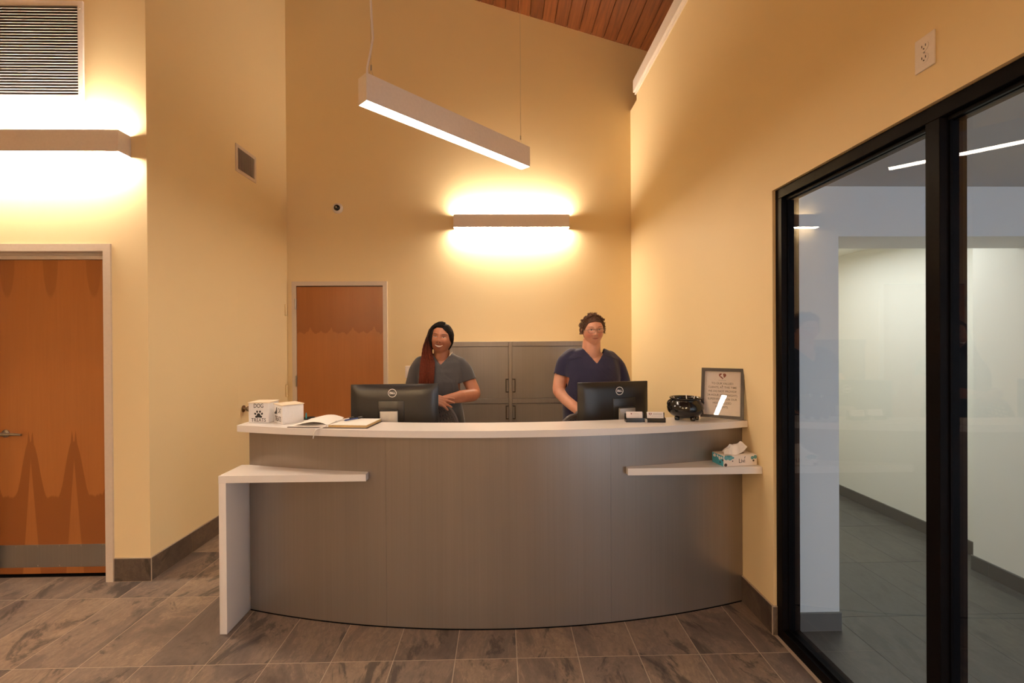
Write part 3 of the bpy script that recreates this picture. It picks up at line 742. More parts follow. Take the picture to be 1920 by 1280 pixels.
for f_ in (0,):
    s, cx, cz = .0205, SW/2, .256
    pts = []
    bm = bmesh.new(); heart(bm, s, .0004, cx, cz); bmesh.ops.transform(bm, matrix=tilt, verts=bm.verts); h = fin('heart_logo', bm, M_maroon, fr)
    dog = [(-.62, .05), (-.35, .32), (-.12, .62), (.12, .60), (.10, .40), (.22, .15), (.20, -.10), (.38, -.38), (.20, -.72), (.02, -.50), (-.05, -.28), (-.22, -.30), (-.30, -.12), (-.55, -.12)]
    bm = bmesh.new(); prism(bm, [(cx+a*s, cz+b*s) for a, b in dog], .0000, .0002); bmesh.ops.transform(bm, matrix=tilt, verts=bm.verts); fin('pale_shape', bm, M_card, h)
    bm = bmesh.new()
    for q in range(8): box(bm, cx-.021+q*.0054, cx-.018+q*.0054, 0, .0004, .2275, .2295)
    bmesh.ops.transform(bm, matrix=tilt, verts=bm.verts); fin('fine_print', bm, M_print, fr)
# cauldron
c = empty('cauldron', (1.096, 2.715, CT), 0, 'small round black cauldron pot with white straws on the desk top', 'pot')
prof = [(0, .011), (.045, .012), (.080, .026), (.100, .048), (.105, .072), (.099, .095), (.086, .110), (.080, .117), (.086, .122), (.091, .128), (.088, .133), (.082, .130), (.076, .120), (.080, .108), (.092, .090), (.097, .072), (.088, .050), (.06, .034), (0, .030)]
bm = bmesh.new(); lathe(bm, prof, 48); fin('bowl', bm, M_black_gloss, c, smooth=True)
for a in (200, 290, 340, 90):
    x, y = .062*math.cos(math.radians(a)), .062*math.sin(math.radians(a)); bm = bmesh.new(); lathe(bm, [(0, 0), (.013, 0), (.015, .008), (.013, .022), (0, .028)], 12, (x, y, 0)); fin('foot', bm, M_black_gloss, c, smooth=True)
for s in (-1, 1):
    bm = bmesh.new(); tube(bm, [(s*.088, 0, .118), (s*.103, -.004, .112), (s*.109, -.006, .098), (s*.106, -.004, .086), (s*.100, 0, .080)], .0045, 8); fin('handle', bm, M_black_gloss, c, smooth=True)
for i_, (a, b, lab) in enumerate((((-.035, -.02, .035), (-.062, .02, .134), 'white straw leaning left in the black cauldron'), ((.015, .0, .035), (.012, .015, .146), 'upright white straw in the black cauldron'), ((.03, .0, .035), (.066, .02, .136), 'white straw leaning right in the black cauldron'))):
    bm = bmesh.new(); tube(bm, [a, b], .0030, 8); o = fin('straw', bm, M_paper, None, loc=(1.096, 2.715, CT)); tag(o, lab, 'straw', 'straws in the cauldron')
# business card holders
def card_holder(x, y, rz, label, which):
    h = empty('card_holder', (x, y, CT), rz, label, 'card holder', 'card holders on the desk top')
    bm = bmesh.new(); w = .053
    box(bm, -w, w, -.026, -.023, 0, .024, bev=.001); box(bm, -w, w, .016, .019, 0, .046, bev=.001); box(bm, -w, w, -.026, .019, 0, .004)
    box(bm, -w, -w+.003, -.026, .019, 0, .026); box(bm, w-.003, w, -.026, .019, 0, .026)
    box(bm, w-.005, w, .006, .019, .02, .052)
    fin('tray', bm, M_black_gloss, h)
    t = Matrix.Translation((0, -.012, .006)) @ Matrix.Rotation(math.radians(-14), 4, 'X')
    bm = B(-.0465, .0455, 0, .012, 0, .053, mtx=t)
    cd = fin('card_stack', bm, M_card, h)
    if which:
        bm = bmesh.new(); heart(bm, .0085, -.0001, -.029, .040); bmesh.ops.transform(bm, matrix=t, verts=bm.verts); hh = fin('heart_logo', bm, M_maroon, cd)
        bm = bmesh.new(); prism(bm, [(-.033, .041), (-.029, .046), (-.025, .040), (-.028, .034)], -.0005, -.0003); bmesh.ops.transform(bm, matrix=t, verts=bm.verts); fin('pale_shape', bm, M_card, cd)
        bm = bmesh.new()
        for q in range(8): box(bm, -.014+q*.0066, -.0105+q*.0066, -.0004, 0, .0385, .0425)
        for q in range(12): box(bm, -.020+q*.005, -.0165+q*.005, -.0004, 0, .0290, .0300)
        bmesh.ops.transform(bm, matrix=t, verts=bm.verts); fin('fine_print', bm, M_print, cd)
    else:
        bm = bmesh.new(); heart(bm, .0045, -.0001, -.018, .041); bmesh.ops.transform(bm, matrix=t, verts=bm.verts); fin('heart_logo', bm, M_maroon, cd)
        bm = bmesh.new()
        for q in range(8): box(bm, -.008+q*.0042, -.0052+q*.0042, -.0003, 0, .0400, .0420)
        bmesh.ops.transform(bm, matrix=t, verts=bm.verts); fin('fine_print', bm, plain('faded_print', (.45, .33, .28), .6), cd)
card_holder(.772, 2.655, math.radians(-2), 'black business card holder nearer the monitor, with a faint small card print', 0)
card_holder(.890, 2.640, math.radians(-7), 'black business card holder nearer the cauldron, with a maroon heart on its card', 1)
# silver clip between
bm = bmesh.new(); lathe(bm, [(0, 0), (.005, 0), (.006, .004), (.006, .016), (.003, .019), (0, .019)], 14); o = fin('lip_balm', bm, M_grey_plastic, None, auto=50, loc=(.8295, 2.612, CT)); tag(o, 'tiny silver capped tube standing between the two card holders', 'tube')

# treat boxes
def treat_box(x, y, rz, w, d, h, label, fn):
    b = empty('treat_box', (x, y, CT), rz, label, 'box', 'treat boxes on the desk top')
    fin('body', B(0, w, 0, d, 0, h-.004, bev=.003), M_box_white, b, auto=40)
    bm = B(-.003, w+.003, -.003, d+.003, h-.0038, h+.002, bev=.0015); fin('lid', bm, M_box_lid, b, auto=40)
    fn(b, w, h); return b
def dog_print(b, w, h):
    cx = w/2
    text('DOG', .036, M_ink, b, Matrix.Translation((cx, -.0004, h-.020)) @ XZ, xs=.72, bold=.0001)
    text('TREATS', .030, M_ink, b, Matrix.Translation((cx, -.0004, .016)) @ XZ, xs=.78, bold=.0001, spacing=1.1)
    bm = bmesh.new()
    pad = []
    for k in range(28):
        t = 2*PI*k/28; r = .0155*(1+.32*math.cos(3*(t-PI/2)))
        pad.append((cx+1.15*r*math.cos(t), .041+.80*r*math.sin(t)))
    prism(bm, pad, -.0006, 0)
    for dx, dz, a in ((-.020, .054, 25), (-.0085, .066, 8), (.0085, .066, -8), (.020, .054, -25)):
        e = [(cx+dx+.0055*math.cos(t)*math.cos(math.radians(a))-.0068*math.sin(t)*math.sin(math.radians(a)), dz+.0055*math.cos(t)*math.sin(math.radians(a))+.0068*math.sin(t)*math.cos(math.radians(a))) for t in [2*PI*k/16 for k in range(16)]]
        prism(bm, e, -.0006, 0)
    fin('paw_print', bm, M_ink, b)
def cat_print(b, w, h):
    text('CAT', .040, M_ink, b, Matrix.Translation((.084, -.0004, h-.037)) @ XZ, xs=.62)
    text('TREATS', .042, M_ink, b, Matrix.Translation((.062, -.0004, .026)) @ XZ, xs=.62)
    cat = [(0, 0), (.004, .006), (.008, .018), (.014, .027), (.016, .034), (.019, .041), (.021, .037), (.025, .041), (.026, .034), (.025, .028), (.026, .014), (.030, .002), (.024, .001), (.021, .008), (.018, .001), (.006, -.001), (-.004, .002), (-.010, .007), (-.012, .006), (-.006, -.002)]
    bm = bmesh.new(); prism(bm, [(.022+a, h-.058+c_) for a, c_ in cat], -.0006, 0); fin('cat_silhouette', bm, M_ink, b)
treat_box(-1.496, 2.735, math.radians(-2), .120, .115, .120, 'taller white treat box lettered DOG TREATS with a black paw print', dog_print)
treat_box(-1.356, 2.752, math.radians(-44), .126, .122, .111, 'lower white treat box lettered CAT TREATS with a small black cat', cat_print)

# open planner
bk = empty('open_planner', (-.955, 2.655, CT), math.radians(-7), 'open blank planner book with a dark cover lying on the desk top', 'book')
fin('cover', B(-.232, .232, -.108, .108, 0, .003, bev=.001), M_leather, bk)
def page_block(x0, x1, zf, name, mat, thick):
    bm = bmesh.new(); n = 16; T = []; Bt = []
    for k in range(n+1):
        x = x0+(x1-x0)*k/n; z = zf(x)
        T.append([bm.verts.new((x, s*.103, z)) for s in (-1, 1)]); Bt.append([bm.verts.new((x, s*.103, max(.0032, z-thick))) for s in (-1, 1)])
    for k in range(n):
        bm.faces.new((T[k][0], T[k+1][0], T[k+1][1], T[k][1])); bm.faces.new((Bt[k][0], Bt[k][1], Bt[k+1][1], Bt[k+1][0]))
        bm.faces.new((T[k][0], Bt[k][0], Bt[k+1][0], T[k+1][0])); bm.faces.new((T[k][1], T[k+1][1], Bt[k+1][1], Bt[k][1]))
    bm.faces.new((T[0][0], T[0][1], Bt[0][1], Bt[0][0])); bm.faces.new((T[n][0], Bt[n][0], Bt[n][1], T[n][1]))
    return fin(name, bm, mat, bk, smooth=False)
page_block(.002, .224, lambda x: .004+.0145*min(1, x/.02)-.001*x, 'page_block', M_paper, .02)['label'] = 'thick right-hand page block'
page_block(-.226, .0, lambda x: .0055+.010*math.exp(-((x+.02)/.035)**2)+.002*(1+x/.23), 'page_block', M_paper, .02)['label'] = 'thin left-hand pages'
bm = bmesh.new(); n = 18; rows = []
for k in range(n+1):
    t = k/n; x = -.21*t-.0+.0; z = .016+.026*math.sin(PI*min(1, t*1.02))*(1-t*.5)
    rows.append([bm.verts.new((.0-.205*t, -.100+.02*t, z*(1-.35*t))), bm.verts.new((.0-.205*t, .103, z+.006*(1-t)))])
for a, b in zip(rows, rows[1:]): bm.faces.new((a[0], b[0], b[1], a[1]))
o = fin('curling_page', bm, M_paper, bk, smooth=True)
fin('page_edge', B(.008, .225, -.1045, -.1032, .0045, .0165), M_gold, bk)
fin('page_edge', B(.2245, .2262, -.103, .103, .0045, .0160), M_gold, bk)
bm = bmesh.new(); tube(bm, [(-.005, -.095, .0135), (-.012, -.112, .009), (-.022, -.13, .005), (-.030, -.142, .0035), (-.036, -.1545, .0005), (-.042, -.1575, -.012), (-.052, -.158, -.047)], .0028, 8, sq=1.6)
rb = fin('ribbon_marker', bm, M_paper, bk, smooth=True)
def pen(x, y, z, rz, label, mat):
    p = empty('pen', (x, y, z), rz, label, 'pen', 'pens on the open planner')
    bm = bmesh.new(); tube(bm, [(-.062, 0, 0), (-.052, 0, 0), (.03, 0, 0)], [.0012, .0045, .0048], 12); fin('barrel', bm, mat, p, smooth=True)
    bm = bmesh.new(); tube(bm, [(.03, 0, 0), (.064, 0, 0), (.067, 0, 0)], [.0052, .0052, .0035], 12); cp = fin('cap', bm, M_black_plastic, p, smooth=True)
    fin('clip', B(.034, .062, -.001, .001, .005, .007), M_steel, cp)
pen(-.912, 2.672, CT+.0265, math.radians(58), 'black-capped white pen on the planner, closer to its gutter', M_paper)
pen(-.865, 2.680, CT+.0268, math.radians(55), 'dark blue pen on the planner, farther from its gutter', M_blue)
# pen cup behind counter
pc = empty('pen_cup', (-1.20, 2.87, .7405), 0, 'black mesh pen cup whose rim shows behind the open planner', 'pen cup')
bm = bmesh.new(); lathe(bm, [(0, 0), (.040, 0), (.040, .352), (.043, .356), (.040, .358), (.037, .352), (.037, .004), (0, .004)], 28); fin('cup', bm, M_black_plastic, pc, auto=40)
bm = bmesh.new(); tube(bm, [(-1.21, 2.86, .75), (-1.208, 2.85, 1.126), (-1.208, 2.85, 1.131)], [.004, .004, .002], 10); o = fin('teal_pen', bm, M_teal, None, smooth=True); tag(o, 'teal pen standing up in the black pen cup', 'pen')

# tissue box
tb = empty('tissue_box', (1.222, 2.503, .8645), math.atan2(.026, .20), 'white and blue tissue box on the right-hand shelf with a tissue pulled up', 'tissue box')
tbw, tbd, tbh = .205, .108, .058
def tissue_mat():
    n = N('printed_tissue_carton'); o = n.obj(); X, Y_, Z = n.xyz(o)
    nz = n.node('ShaderNodeNewGeometry')
    nn = n.xyz(nz.outputs['Normal'])
    side = n.math('LESS_THAN', nn[0], -.6)
    col = n.mix(side, (.80, .72, .64), (.06, .38, .52))
    def blob(cx, cy, cz, r, c, col):
        dx, dy, dz = n.math('SUBTRACT', X, cx), n.math('SUBTRACT', Y_, cy), n.math('SUBTRACT', Z, cz)
        d = n.math('SQRT', n.math('ADD', n.math('ADD', n.math('MULTIPLY', dx, dx), n.math('MULTIPLY', dy, dy)), n.math('MULTIPLY', dz, dz)))
        return n.mix(n.maprange(d, r*.92, r, 1, 0), col, c)
    T1, T2, K, Wt = (.11, .34, .38), (.05, .24, .29), (.045, .03, .025), (.75, .72, .72)
    for a in ((.018, 0, .048, .014, T1), (.040, 0, .048, .016, T1), (.058, 0, .046, .007, T1), (.033, 0, .060, .012, T2), (.014, 0, .008, .0095, K), (.056, 0, .028, .0038, K), (.176, 0, .042, .010, T1), (.194, 0, .046, .011, T1), (.183, 0, .026, .0058, K),
              (0, .015, .045, .008, Wt), (0, .035, .040, .011, Wt), (0, .055, .047, .008, Wt), (0, .08, .045, .010, Wt), (0, .03, .018, .006, K), (0, .006, .034, .006, K), (0, .09, .042, .007, Wt)):
        col = blob(a[0], a[1], a[2], a[3], a[4], col)
    n.base(col, .5); return n.m
fin('carton', B(0, tbw, 0, tbd, 0, tbh, bev=.0015), tissue_mat(), tb, auto=40)
text('Livi', .034, M_ink, tb, Matrix.Translation((.112, -.0006, .027)) @ XZ, xs=.85)
bm = bmesh.new(); prism(bm, [(.127, .042), (.131, .052), (.133, .052), (.130, .041)], -.0008, 0); fin('logo_stroke', bm, M_ink, tb)
bm = bmesh.new(); prism(bm, [(.102+.062*math.cos(t), .054+.026*math.sin(t)) for t in [2*PI*k/28 for k in range(28)]], tbh, tbh+.0006, axis='Z'); fin('opening', bm, plain('carton_slot', (.25, .2, .17), .7), tb)
# tissue: rumpled sheet
bm = bmesh.new(); nu, nv = 40, 14; g = []
for j in range(nv+1):
    row = []; v = j/nv
    for i in range(nu+1):
        u = i/nu
        topz = .052+.012*math.exp(-((u-.80)/.08)**2)+.004*math.sin(9*u)
        if u < .28: topz *= (.15+.85*(u/.28)**.75)
        if u > .86: topz *= 1-.35*((u-.86)/.14)
        botx = .045+.115*u; topx = .035+.128*u + (.018*max(0, (u-.8))/.2)
        x = botx+(topx-botx)*v
        z = tbh+ topz*v + (.022*max(0, u-.86)/.14)*(1-v)
        y = .050+.009*math.sin(10*u+2.2*v)*v+.005*math.sin(23*u+1)*(1-.3*v)+.012*(v-.5)
        row.append(bm.verts.new((x, y, z)))
    g.append(row)
for j in range(nv):
    for i in range(nu): bm.faces.new((g[j][i], g[j][i+1], g[j+1][i+1], g[j+1][i]))
# second fold hanging to the front-left
g2 = []
for j in range(9):
    v = j/8; row = []
    for i in range(21):
        u = i/20
        row.append(bm.verts.new((.018+.10*u+.012*v, .046-.028*(1-v)+.004*math.sin(14*u), tbh+.002+.046*v*(.25+.75*min(1, u*1.9))+.003*math.sin(8*u+v))))
    g2.append(row)
for j in range(8):
    for i in range(20): bm.faces.new((g2[j][i], g2[j][i+1], g2[j+1][i+1], g2[j+1][i]))
me = evalmesh(bm, [('SOLIDIFY', dict(thickness=.0008)), ('SUBSURF', dict(levels=1))])
link('tissue', me, M_paper, tb, smooth=True)
#PEOPLE
# ------------------------------------------------------------------ people
def skin(name, c, deep, lip, hz, mouth_z, redness=0.0, cheek=(0, 0, 0)):
    """hz: head centre (object coords) for lip / cheek tinting"""
    n = N(name); o = n.obj(); f = n.noise(o, 25, 4); f2 = n.noise(o, 160, 3)
    col = n.mix(n.maprange(f, .3, .7), tuple(x*.93 for x in c), tuple(min(1, x*1.07) for x in c))
    X, Y_, Z = n.xyz(o)
    def blob(cx, cz, rx, rz, soft=.3):
        dx = n.math('DIVIDE', n.math('SUBTRACT', X, hz[0]+cx), rx); dz = n.math('DIVIDE', n.math('SUBTRACT', Z, hz[2]+cz), rz)
        return n.maprange(n.math('ADD', n.math('MULTIPLY', dx, dx), n.math('MULTIPLY', dz, dz)), 1-soft, 1+soft, 1, 0)
    front = n.math('LESS_THAN', Y_, hz[1]-.03)
    if redness:
        for sx in (-1, 1): col = n.mix(n.math('MULTIPLY', n.math('MULTIPLY', blob(sx*.043, -.035, .026, .024, .9), front), redness), col, cheek)
    n.base(col, .48, 0, .4); n.b.inputs['Subsurface Weight'].default_value = .08; n.b.inputs['Subsurface Radius'].default_value = (.012, .005, .003); n.b.inputs['Subsurface Scale'].default_value = .5
    n.bump(f2, .05, .001); return n.m
def cloth(name, c):
    n = N(name); o = n.obj(); f = n.noise(n.scale(o, (8, 8, 5)), 1, 2, .5, .6); w = n.noise(o, 500, 2)
    col = n.mix(n.maprange(f, .3, .7), tuple(x*.93 for x in c), tuple(x*1.08 for x in c))
    n.base(col, .8, 0, .25); n.b.inputs['Sheen Weight'].default_value = .15
    n.bump(n.math('ADD', n.math('MULTIPLY', f, 1.0), n.math('MULTIPLY', w, .03)), .5, .03); return n.m

def lerp(a, b, t): return a+(b-a)*t
def ell_loft(bm, secs, n=32, p=2.3):
    """secs: (cx, cy, z, rx, ry) stacked along z"""
    rings = []
    for cx, cy, z, rx, ry in secs:
        r = []
        for k in range(n):
            t = 2*PI*k/n; c, s = math.cos(t), math.sin(t)
            r.append(bm.verts.new((cx+rx*abs(c)**(2/p)*(1 if c >= 0 else -1), cy+ry*abs(s)**(2/p)*(1 if s >= 0 else -1), z)))
        rings.append(r)
    for a, b in zip(rings, rings[1:]):
        for k in range(n): bm.faces.new((a[k], a[(k+1) % n], b[(k+1) % n], b[k]))
    bm.faces.new(rings[0][::-1]); bm.faces.new(rings[-1])
def ball(bm, c, r, m=None):
    mt = Matrix.Translation(c) @ (m if m else Matrix.Diagonal((r[0], r[1], r[2], 1)) if isinstance(r, tuple) else Matrix.Diagonal((r, r, r, 1)))
    bmesh.ops.create_uvsphere(bm, u_segments=20, v_segments=12, radius=1.0, matrix=mt)
def limb(bm, pts, rad, sub=5, n=18):
    """smooth tapering limb through joints (Catmull-Rom) with rounded ends"""
    P_ = [Vector(p) for p in pts]; out = []; rr = []
    for i in range(len(P_)-1):
        p0, p1, p2, p3 = P_[max(i-1, 0)], P_[i], P_[i+1], P_[min(i+2, len(P_)-1)]
        for k in range(sub):
            t = k/sub
            cr = .5*((2*p1)+(-p0+p2)*t+(2*p0-5*p1+4*p2-p3)*t*t+(-p0+3*p1-3*p2+p3)*t**3)
            out.append(p1.lerp(p2, t).lerp(cr, .6)); rr.append(lerp(rad[i], rad[i+1], t))
    out.append(P_[-1]); rr.append(rad[-1])
    tube(bm, out, rr, n)
    ball(bm, out[0], rr[0]*.99); ball(bm, out[-1], rr[-1]*.99)

def face_bm(k):
    """sculpted head, centre at origin, face towards -Y; k = dict of proportions"""
    bm = bmesh.new(); nu, nv = 96, 72
    a, b, c = k.get('a', .074), k.get('b', .094), k.get('c', .116)
    G_ = lambda x, s: math.exp(-(x/s)**2)
    rings = []
    for j in range(nv+1):
        th = PI*j/nv; r = []
        for i in range(nu):
            ph = 2*PI*i/nu
            d = Vector((math.sin(th)*math.cos(ph), math.sin(th)*math.sin(ph), math.cos(th)))
            x, y, z = a*d.x, b*d.y, c*d.z
            if z < -.02:                      # jaw narrows towards the chin
                t = min(1, (-.02-z)/(c-.02)); x *= 1-k.get('jaw', .22)*t*t; y = y*(1-.10*t) if y < 0 else y*(1-.45*t)
                if y < 0: x *= 1+.10*(1-t)*t
            if y > 0: y *= 1.02
            f = max(0, -d.y)**.5
            if d.y < 0:
                X, Z = x, z
                dy = 0
                w = k.get('w', 1.0)
                # flatter front of the face
                dy += .006*G_(X, .06)*G_(Z+.01, .07)
                # nose: bridge, ball, wings
                dy -= .010*G_(X, .008*w)*G_(Z-.002, .030); dy -= .020*G_(X, .0115*w)*G_(Z+.028, .015)
                dy -= .006*(G_(X-.013*w, .007)+G_(X+.013*w, .007))*G_(Z+.033, .009)
                # eye sockets and brow
                dy += .0075*(G_(X-.031, .016)+G_(X+.031, .016))*G_(Z-.004, .013)
                dy -= .0035*(G_(X-.030, .022)+G_(X+.030, .022))*G_(Z-.026, .008)
                # cheeks
                dy -= k.get('cheek', .005)*(G_(X-.042, .019)+G_(X+.042, .019))*G_(Z+.030, .020)
                # mouth mound, groove, lips, chin
                dy -= .0055*G_(X, .026)*G_(Z+.062, .020)
                mz = -.063+k.get('smile', .0)*(X/.026)**2*.010
                dy += .0030*G_(X, .024)*G_(Z-mz, .0035)
                dy -= .0022*G_(X, .020)*(G_(Z-mz-.0065, .004)+1.25*G_(Z-mz+.0075, .005))
                dy += .0035*G_(X, .022)*G_(Z+.086, .006)
                dy -= k.get('chin', .007)*G_(X, .022)*G_(Z+.100, .013)
                # nasolabial folds
                dy += k.get('fold', .0015)*(G_(abs(X)-(.022+.012*max(0, (-.035-Z))/.03), .004))*G_(Z+.050, .016)
                y += dy*min(1, f*1.3)
            if z < -.070: z = -.070+(z+.070)*k.get('low', 1.0)
            r.append(bm.verts.new((x, y, z)))
            if j in (0, nv): break
        rings.append(r)
    for j in range(nv):
        A, Bq = rings[j], rings[j+1]
        for i in range(nu):
            i2 = (i+1) % nu
            if len(A) == 1: bm.faces.new((A[0], Bq[i], Bq[i2]))
            elif len(Bq) == 1: bm.faces.new((A[i2], A[i], Bq[0]))
            else: bm.faces.new((A[i], Bq[i], Bq[i2], A[i2]))
    if k.get('chin2'):
        q = k['chin2']; limb(bm, [(0, -.006, -c*.78), (0, .006, -c*1.02), (0, .026, -c*1.45)], [.052*q, .054*q, .058*q], 6, 24)
    # ears
    for s in (() if k.get('noears') else (-1, 1)):
        m = Matrix.Rotation(s*math.radians(-18), 4, 'Z') @ Matrix.Diagonal((.009, .017, .030, 1))
        ball(bm, (s*(a+.002), .012, -.008), None, m)
    bmesh.ops.recalc_face_normals(bm, faces=bm.faces)
    return bm
def hand(bm, wrist, palm_dir, up, side, size=1.0, curl=(.3, .35, .4, .45), spread=.12, thumb=True, thumb_open=.7):
    """palm_dir: towards the fingers; up: back of the hand; side: +1/-1 thumb side along cross(palm_dir, up)"""
    d = Vector(palm_dir).normalized(); u = Vector(up); u = (u-d*u.dot(d)).normalized(); s = d.cross(u).normalized()*side
    Wp = Vector(wrist); L = .085*size
    def at_(a, b, c): return Wp+d*a+s*b+u*c
    # palm: three metacarpal rolls plus the thenar pad, all overlapping
    for b in (-.027, -.010, .008, .025):
        limb(bm, [at_(-.004, b*.55, 0), at_(L*.55, b*.95, .002), at_(L*(1.0-.04*abs(b)/.03), b, 0)], [.0155*size, .0145*size, .0115*size], 3, 12)
    limb(bm, [at_(.008, .012, -.006), at_(L*.42, .030, -.010)], [.016*size, .013*size], 3, 12)
    lens = (.072, .080, .074, .058); bs = (.026, .009, -.009, -.026)
    for q in range(4):
        b = bs[q]; base = at_(L*.93, b, .001); ang = spread*(b/.026)
        dd = (d*math.cos(ang)+s*math.sin(ang)).normalized(); p = [base]; cc = curl[q]; tot = 0; ll = lens[q]*size
        for seg in (.44, .30, .26):
            tot += cc; v = dd*math.cos(tot)-u*math.sin(tot); p.append(p[-1]+v*ll*seg)
        limb(bm, p, [.0092*size, .0088*size, .0080*size, .0066*size], 3, 10)
    if thumb:
        p0 = at_(L*.22, .026, -.008); v1 = (d*math.cos(thumb_open)+s*math.sin(thumb_open)-u*.25).normalized(); v2 = (d*math.cos(thumb_open*.4)+s*math.sin(thumb_open*.4)-u*.35).normalized()
        limb(bm, [p0, p0+v1*.036*size, p0+v1*.036*size+v2*.030*size, p0+v1*.036*size+v2*.052*size], [.0135*size, .0108*size, .0098*size, .0075*size], 3, 10)

def person(name_label, origin, K, head_c, head_rot, neck, torso, arms, hands, legs, skinmat, clothmat, pantmat, cloth_torso, sleeves, vneck, hem):
    ox, oy = origin
    root = empty('person', (ox, oy, 0), 0, name_label, 'person', 'women standing behind the desk')
    bm = face_bm(K)
    hm = Matrix.Translation(head_c) @ head_rot @ Matrix.Diagonal((K.get('sx', 1), 1, K.get('sz', 1), 1))
    bmesh.ops.transform(bm, matrix=hm, verts=bm.verts)
    limb(bm, [neck[0], neck[1]], [neck[2], neck[3]], 4, 28)
    ell_loft(bm, torso, 36)
    for pts, rad in arms: limb(bm, pts, rad, 6, 20)
    for h in hands: hand(bm, **h)
    for pts, rad in legs: limb(bm, pts, rad, 5, 20)
    me = evalmesh(bm, [('REMESH', dict(mode='VOXEL', voxel_size=.0042, use_smooth_shade=True)), ('CORRECTIVE_SMOOTH', dict(factor=.5, iterations=2, smooth_type='SIMPLE')) if False else ('SMOOTH', dict(factor=.5, iterations=2))], 'body')
    body = link('body', me, skinmat, root, smooth=True)
    # clothes: tunic
    bm = bmesh.new(); ell_loft(bm, cloth_torso, 40)
    for pts, rad in sleeves: limb(bm, pts, rad, 6, 22)
    me = evalmesh(bm, [('REMESH', dict(mode='VOXEL', voxel_size=.0065, use_smooth_shade=True)), ('SMOOTH', dict(factor=.6, iterations=4))], 'tunic')
    b2 = bmesh.new(); b2.from_mesh(me)
    for v in b2.verts:                                  # soft folds and drape in the fabric itself
        x, y, z = v.co
        amp = .0035+.003*max(0, 1.35-z)
        nz = amp*(math.sin(26*x+9*z+3*math.sin(7*z))*.5+.5*math.sin(15*x-22*z+2*math.sin(11*x)))
        v.co += v.normal*nz
    kill = []
    vx, vy_, vz0, vz1, vw = vneck        # centre x, centre y, bottom z, top z, half-width at top
    for f in b2.faces:
        c = f.calc_center_median()
        if c.z < hem: kill.append(f); continue
        if c.z > vz0:
            t = (c.z-vz0)/(vz1-vz0); hw = vw*min(1.0, t)
            if c.y < vy_ and abs(c.x-vx) < hw: kill.append(f); continue
            if c.y >= vy_ and c.z > vz1-.035 and abs(c.x-vx) < vw*.98: kill.append(f); continue
        for pts, rad in sleeves:
            e = Vector(pts[-1]); dd = (e-Vector(pts[-2])).normalized()
            if (c-e).dot(dd) > -.001 and (c-e).length < .12: kill.append(f); break
    bmesh.ops.delete(b2, geom=kill, context='FACES')
    loose = [v for v in b2.verts if not v.link_faces]; bmesh.ops.delete(b2, geom=loose, context='VERTS')
    # smooth the cut edges
    for _ in range(4):
        new = {}
        for v in b2.verts:
            be = [e for e in v.link_edges if e.is_boundary]
            if len(be) == 2: new[v] = (v.co*2+be[0].other_vert(v).co+be[1].other_vert(v).co)/4
        for v, c in new.items(): v.co = c
    me2 = evalmesh(b2, [('SOLIDIFY', dict(thickness=.004, offset=-1.0))], 'tunic')
    tun = link('scrub_top', me2, clothmat, root, smooth=True)
    # trousers and shoes
    bm = bmesh.new()
    for pts, rad in legs: limb(bm, pts[:-1]+[Vector(pts[-1])+Vector((0, 0, .02))], [r*1.22+.008 for r in rad], 5, 20)
    hx = sum(p[0][0].x if isinstance(p[0][0], Vector) else p[0][0][0] for p in legs)/len(legs)
    ell_loft(bm, [(hx, .01, .80, .165, .125), (hx, .01, .88, .178, .135), (hx, .01, .97, .168, .125), (hx, .01, 1.0, .15, .11)], 32)
    me = evalmesh(bm, [('REMESH', dict(mode='VOXEL', voxel_size=.012, use_smooth_shade=True)), ('SMOOTH', dict(factor=.5, iterations=5))], 'trousers')
    link('trousers', me, pantmat, root, smooth=True)
    for pts, rad in legs:
        fx, fy = pts[-1][0], pts[-1][1]
        bm = bmesh.new(); ell_loft(bm, [(fx, fy-.06, .0, .046, .135), (fx, fy-.06, .02, .048, .138), (fx, fy-.055, .05, .043, .122), (fx, fy-.02, .085, .036, .07)], 24)
        fin('shoe', bm, M_black_plastic, root, smooth=True)
    # face details on the sculpted surface
    hb = face_bm(K); bv = BVHTree.FromBMesh(hb)
    def onf(x, z, off=.0012):
        h = bv.ray_cast(Vector((x, -.4, z)), Vector((0, 1, 0)))
        return (Vector((x, h[0].y-off, z)) if h[0] else Vector((x, -.07, z)))
    def patch(name, outline_fn, nu, nv, mat, off=.0012, par=body, lab=None):
        bm = bmesh.new(); g = []
        for j in range(nv+1):
            g.append([bm.verts.new(onf(*outline_fn(i/nu, j/nv), off)) for i in range(nu+1)])
        for j in range(nv):
            for i in range(nu): bm.faces.new((g[j][i], g[j][i+1], g[j+1][i+1], g[j+1][i]))
        bmesh.ops.remove_doubles(bm, verts=bm.verts, dist=1e-5)
        bmesh.ops.transform(bm, matrix=hm, verts=bm.verts)
        return fin(name, bm, mat, par, smooth=True)
    return root, body, hm, onf, patch, bv

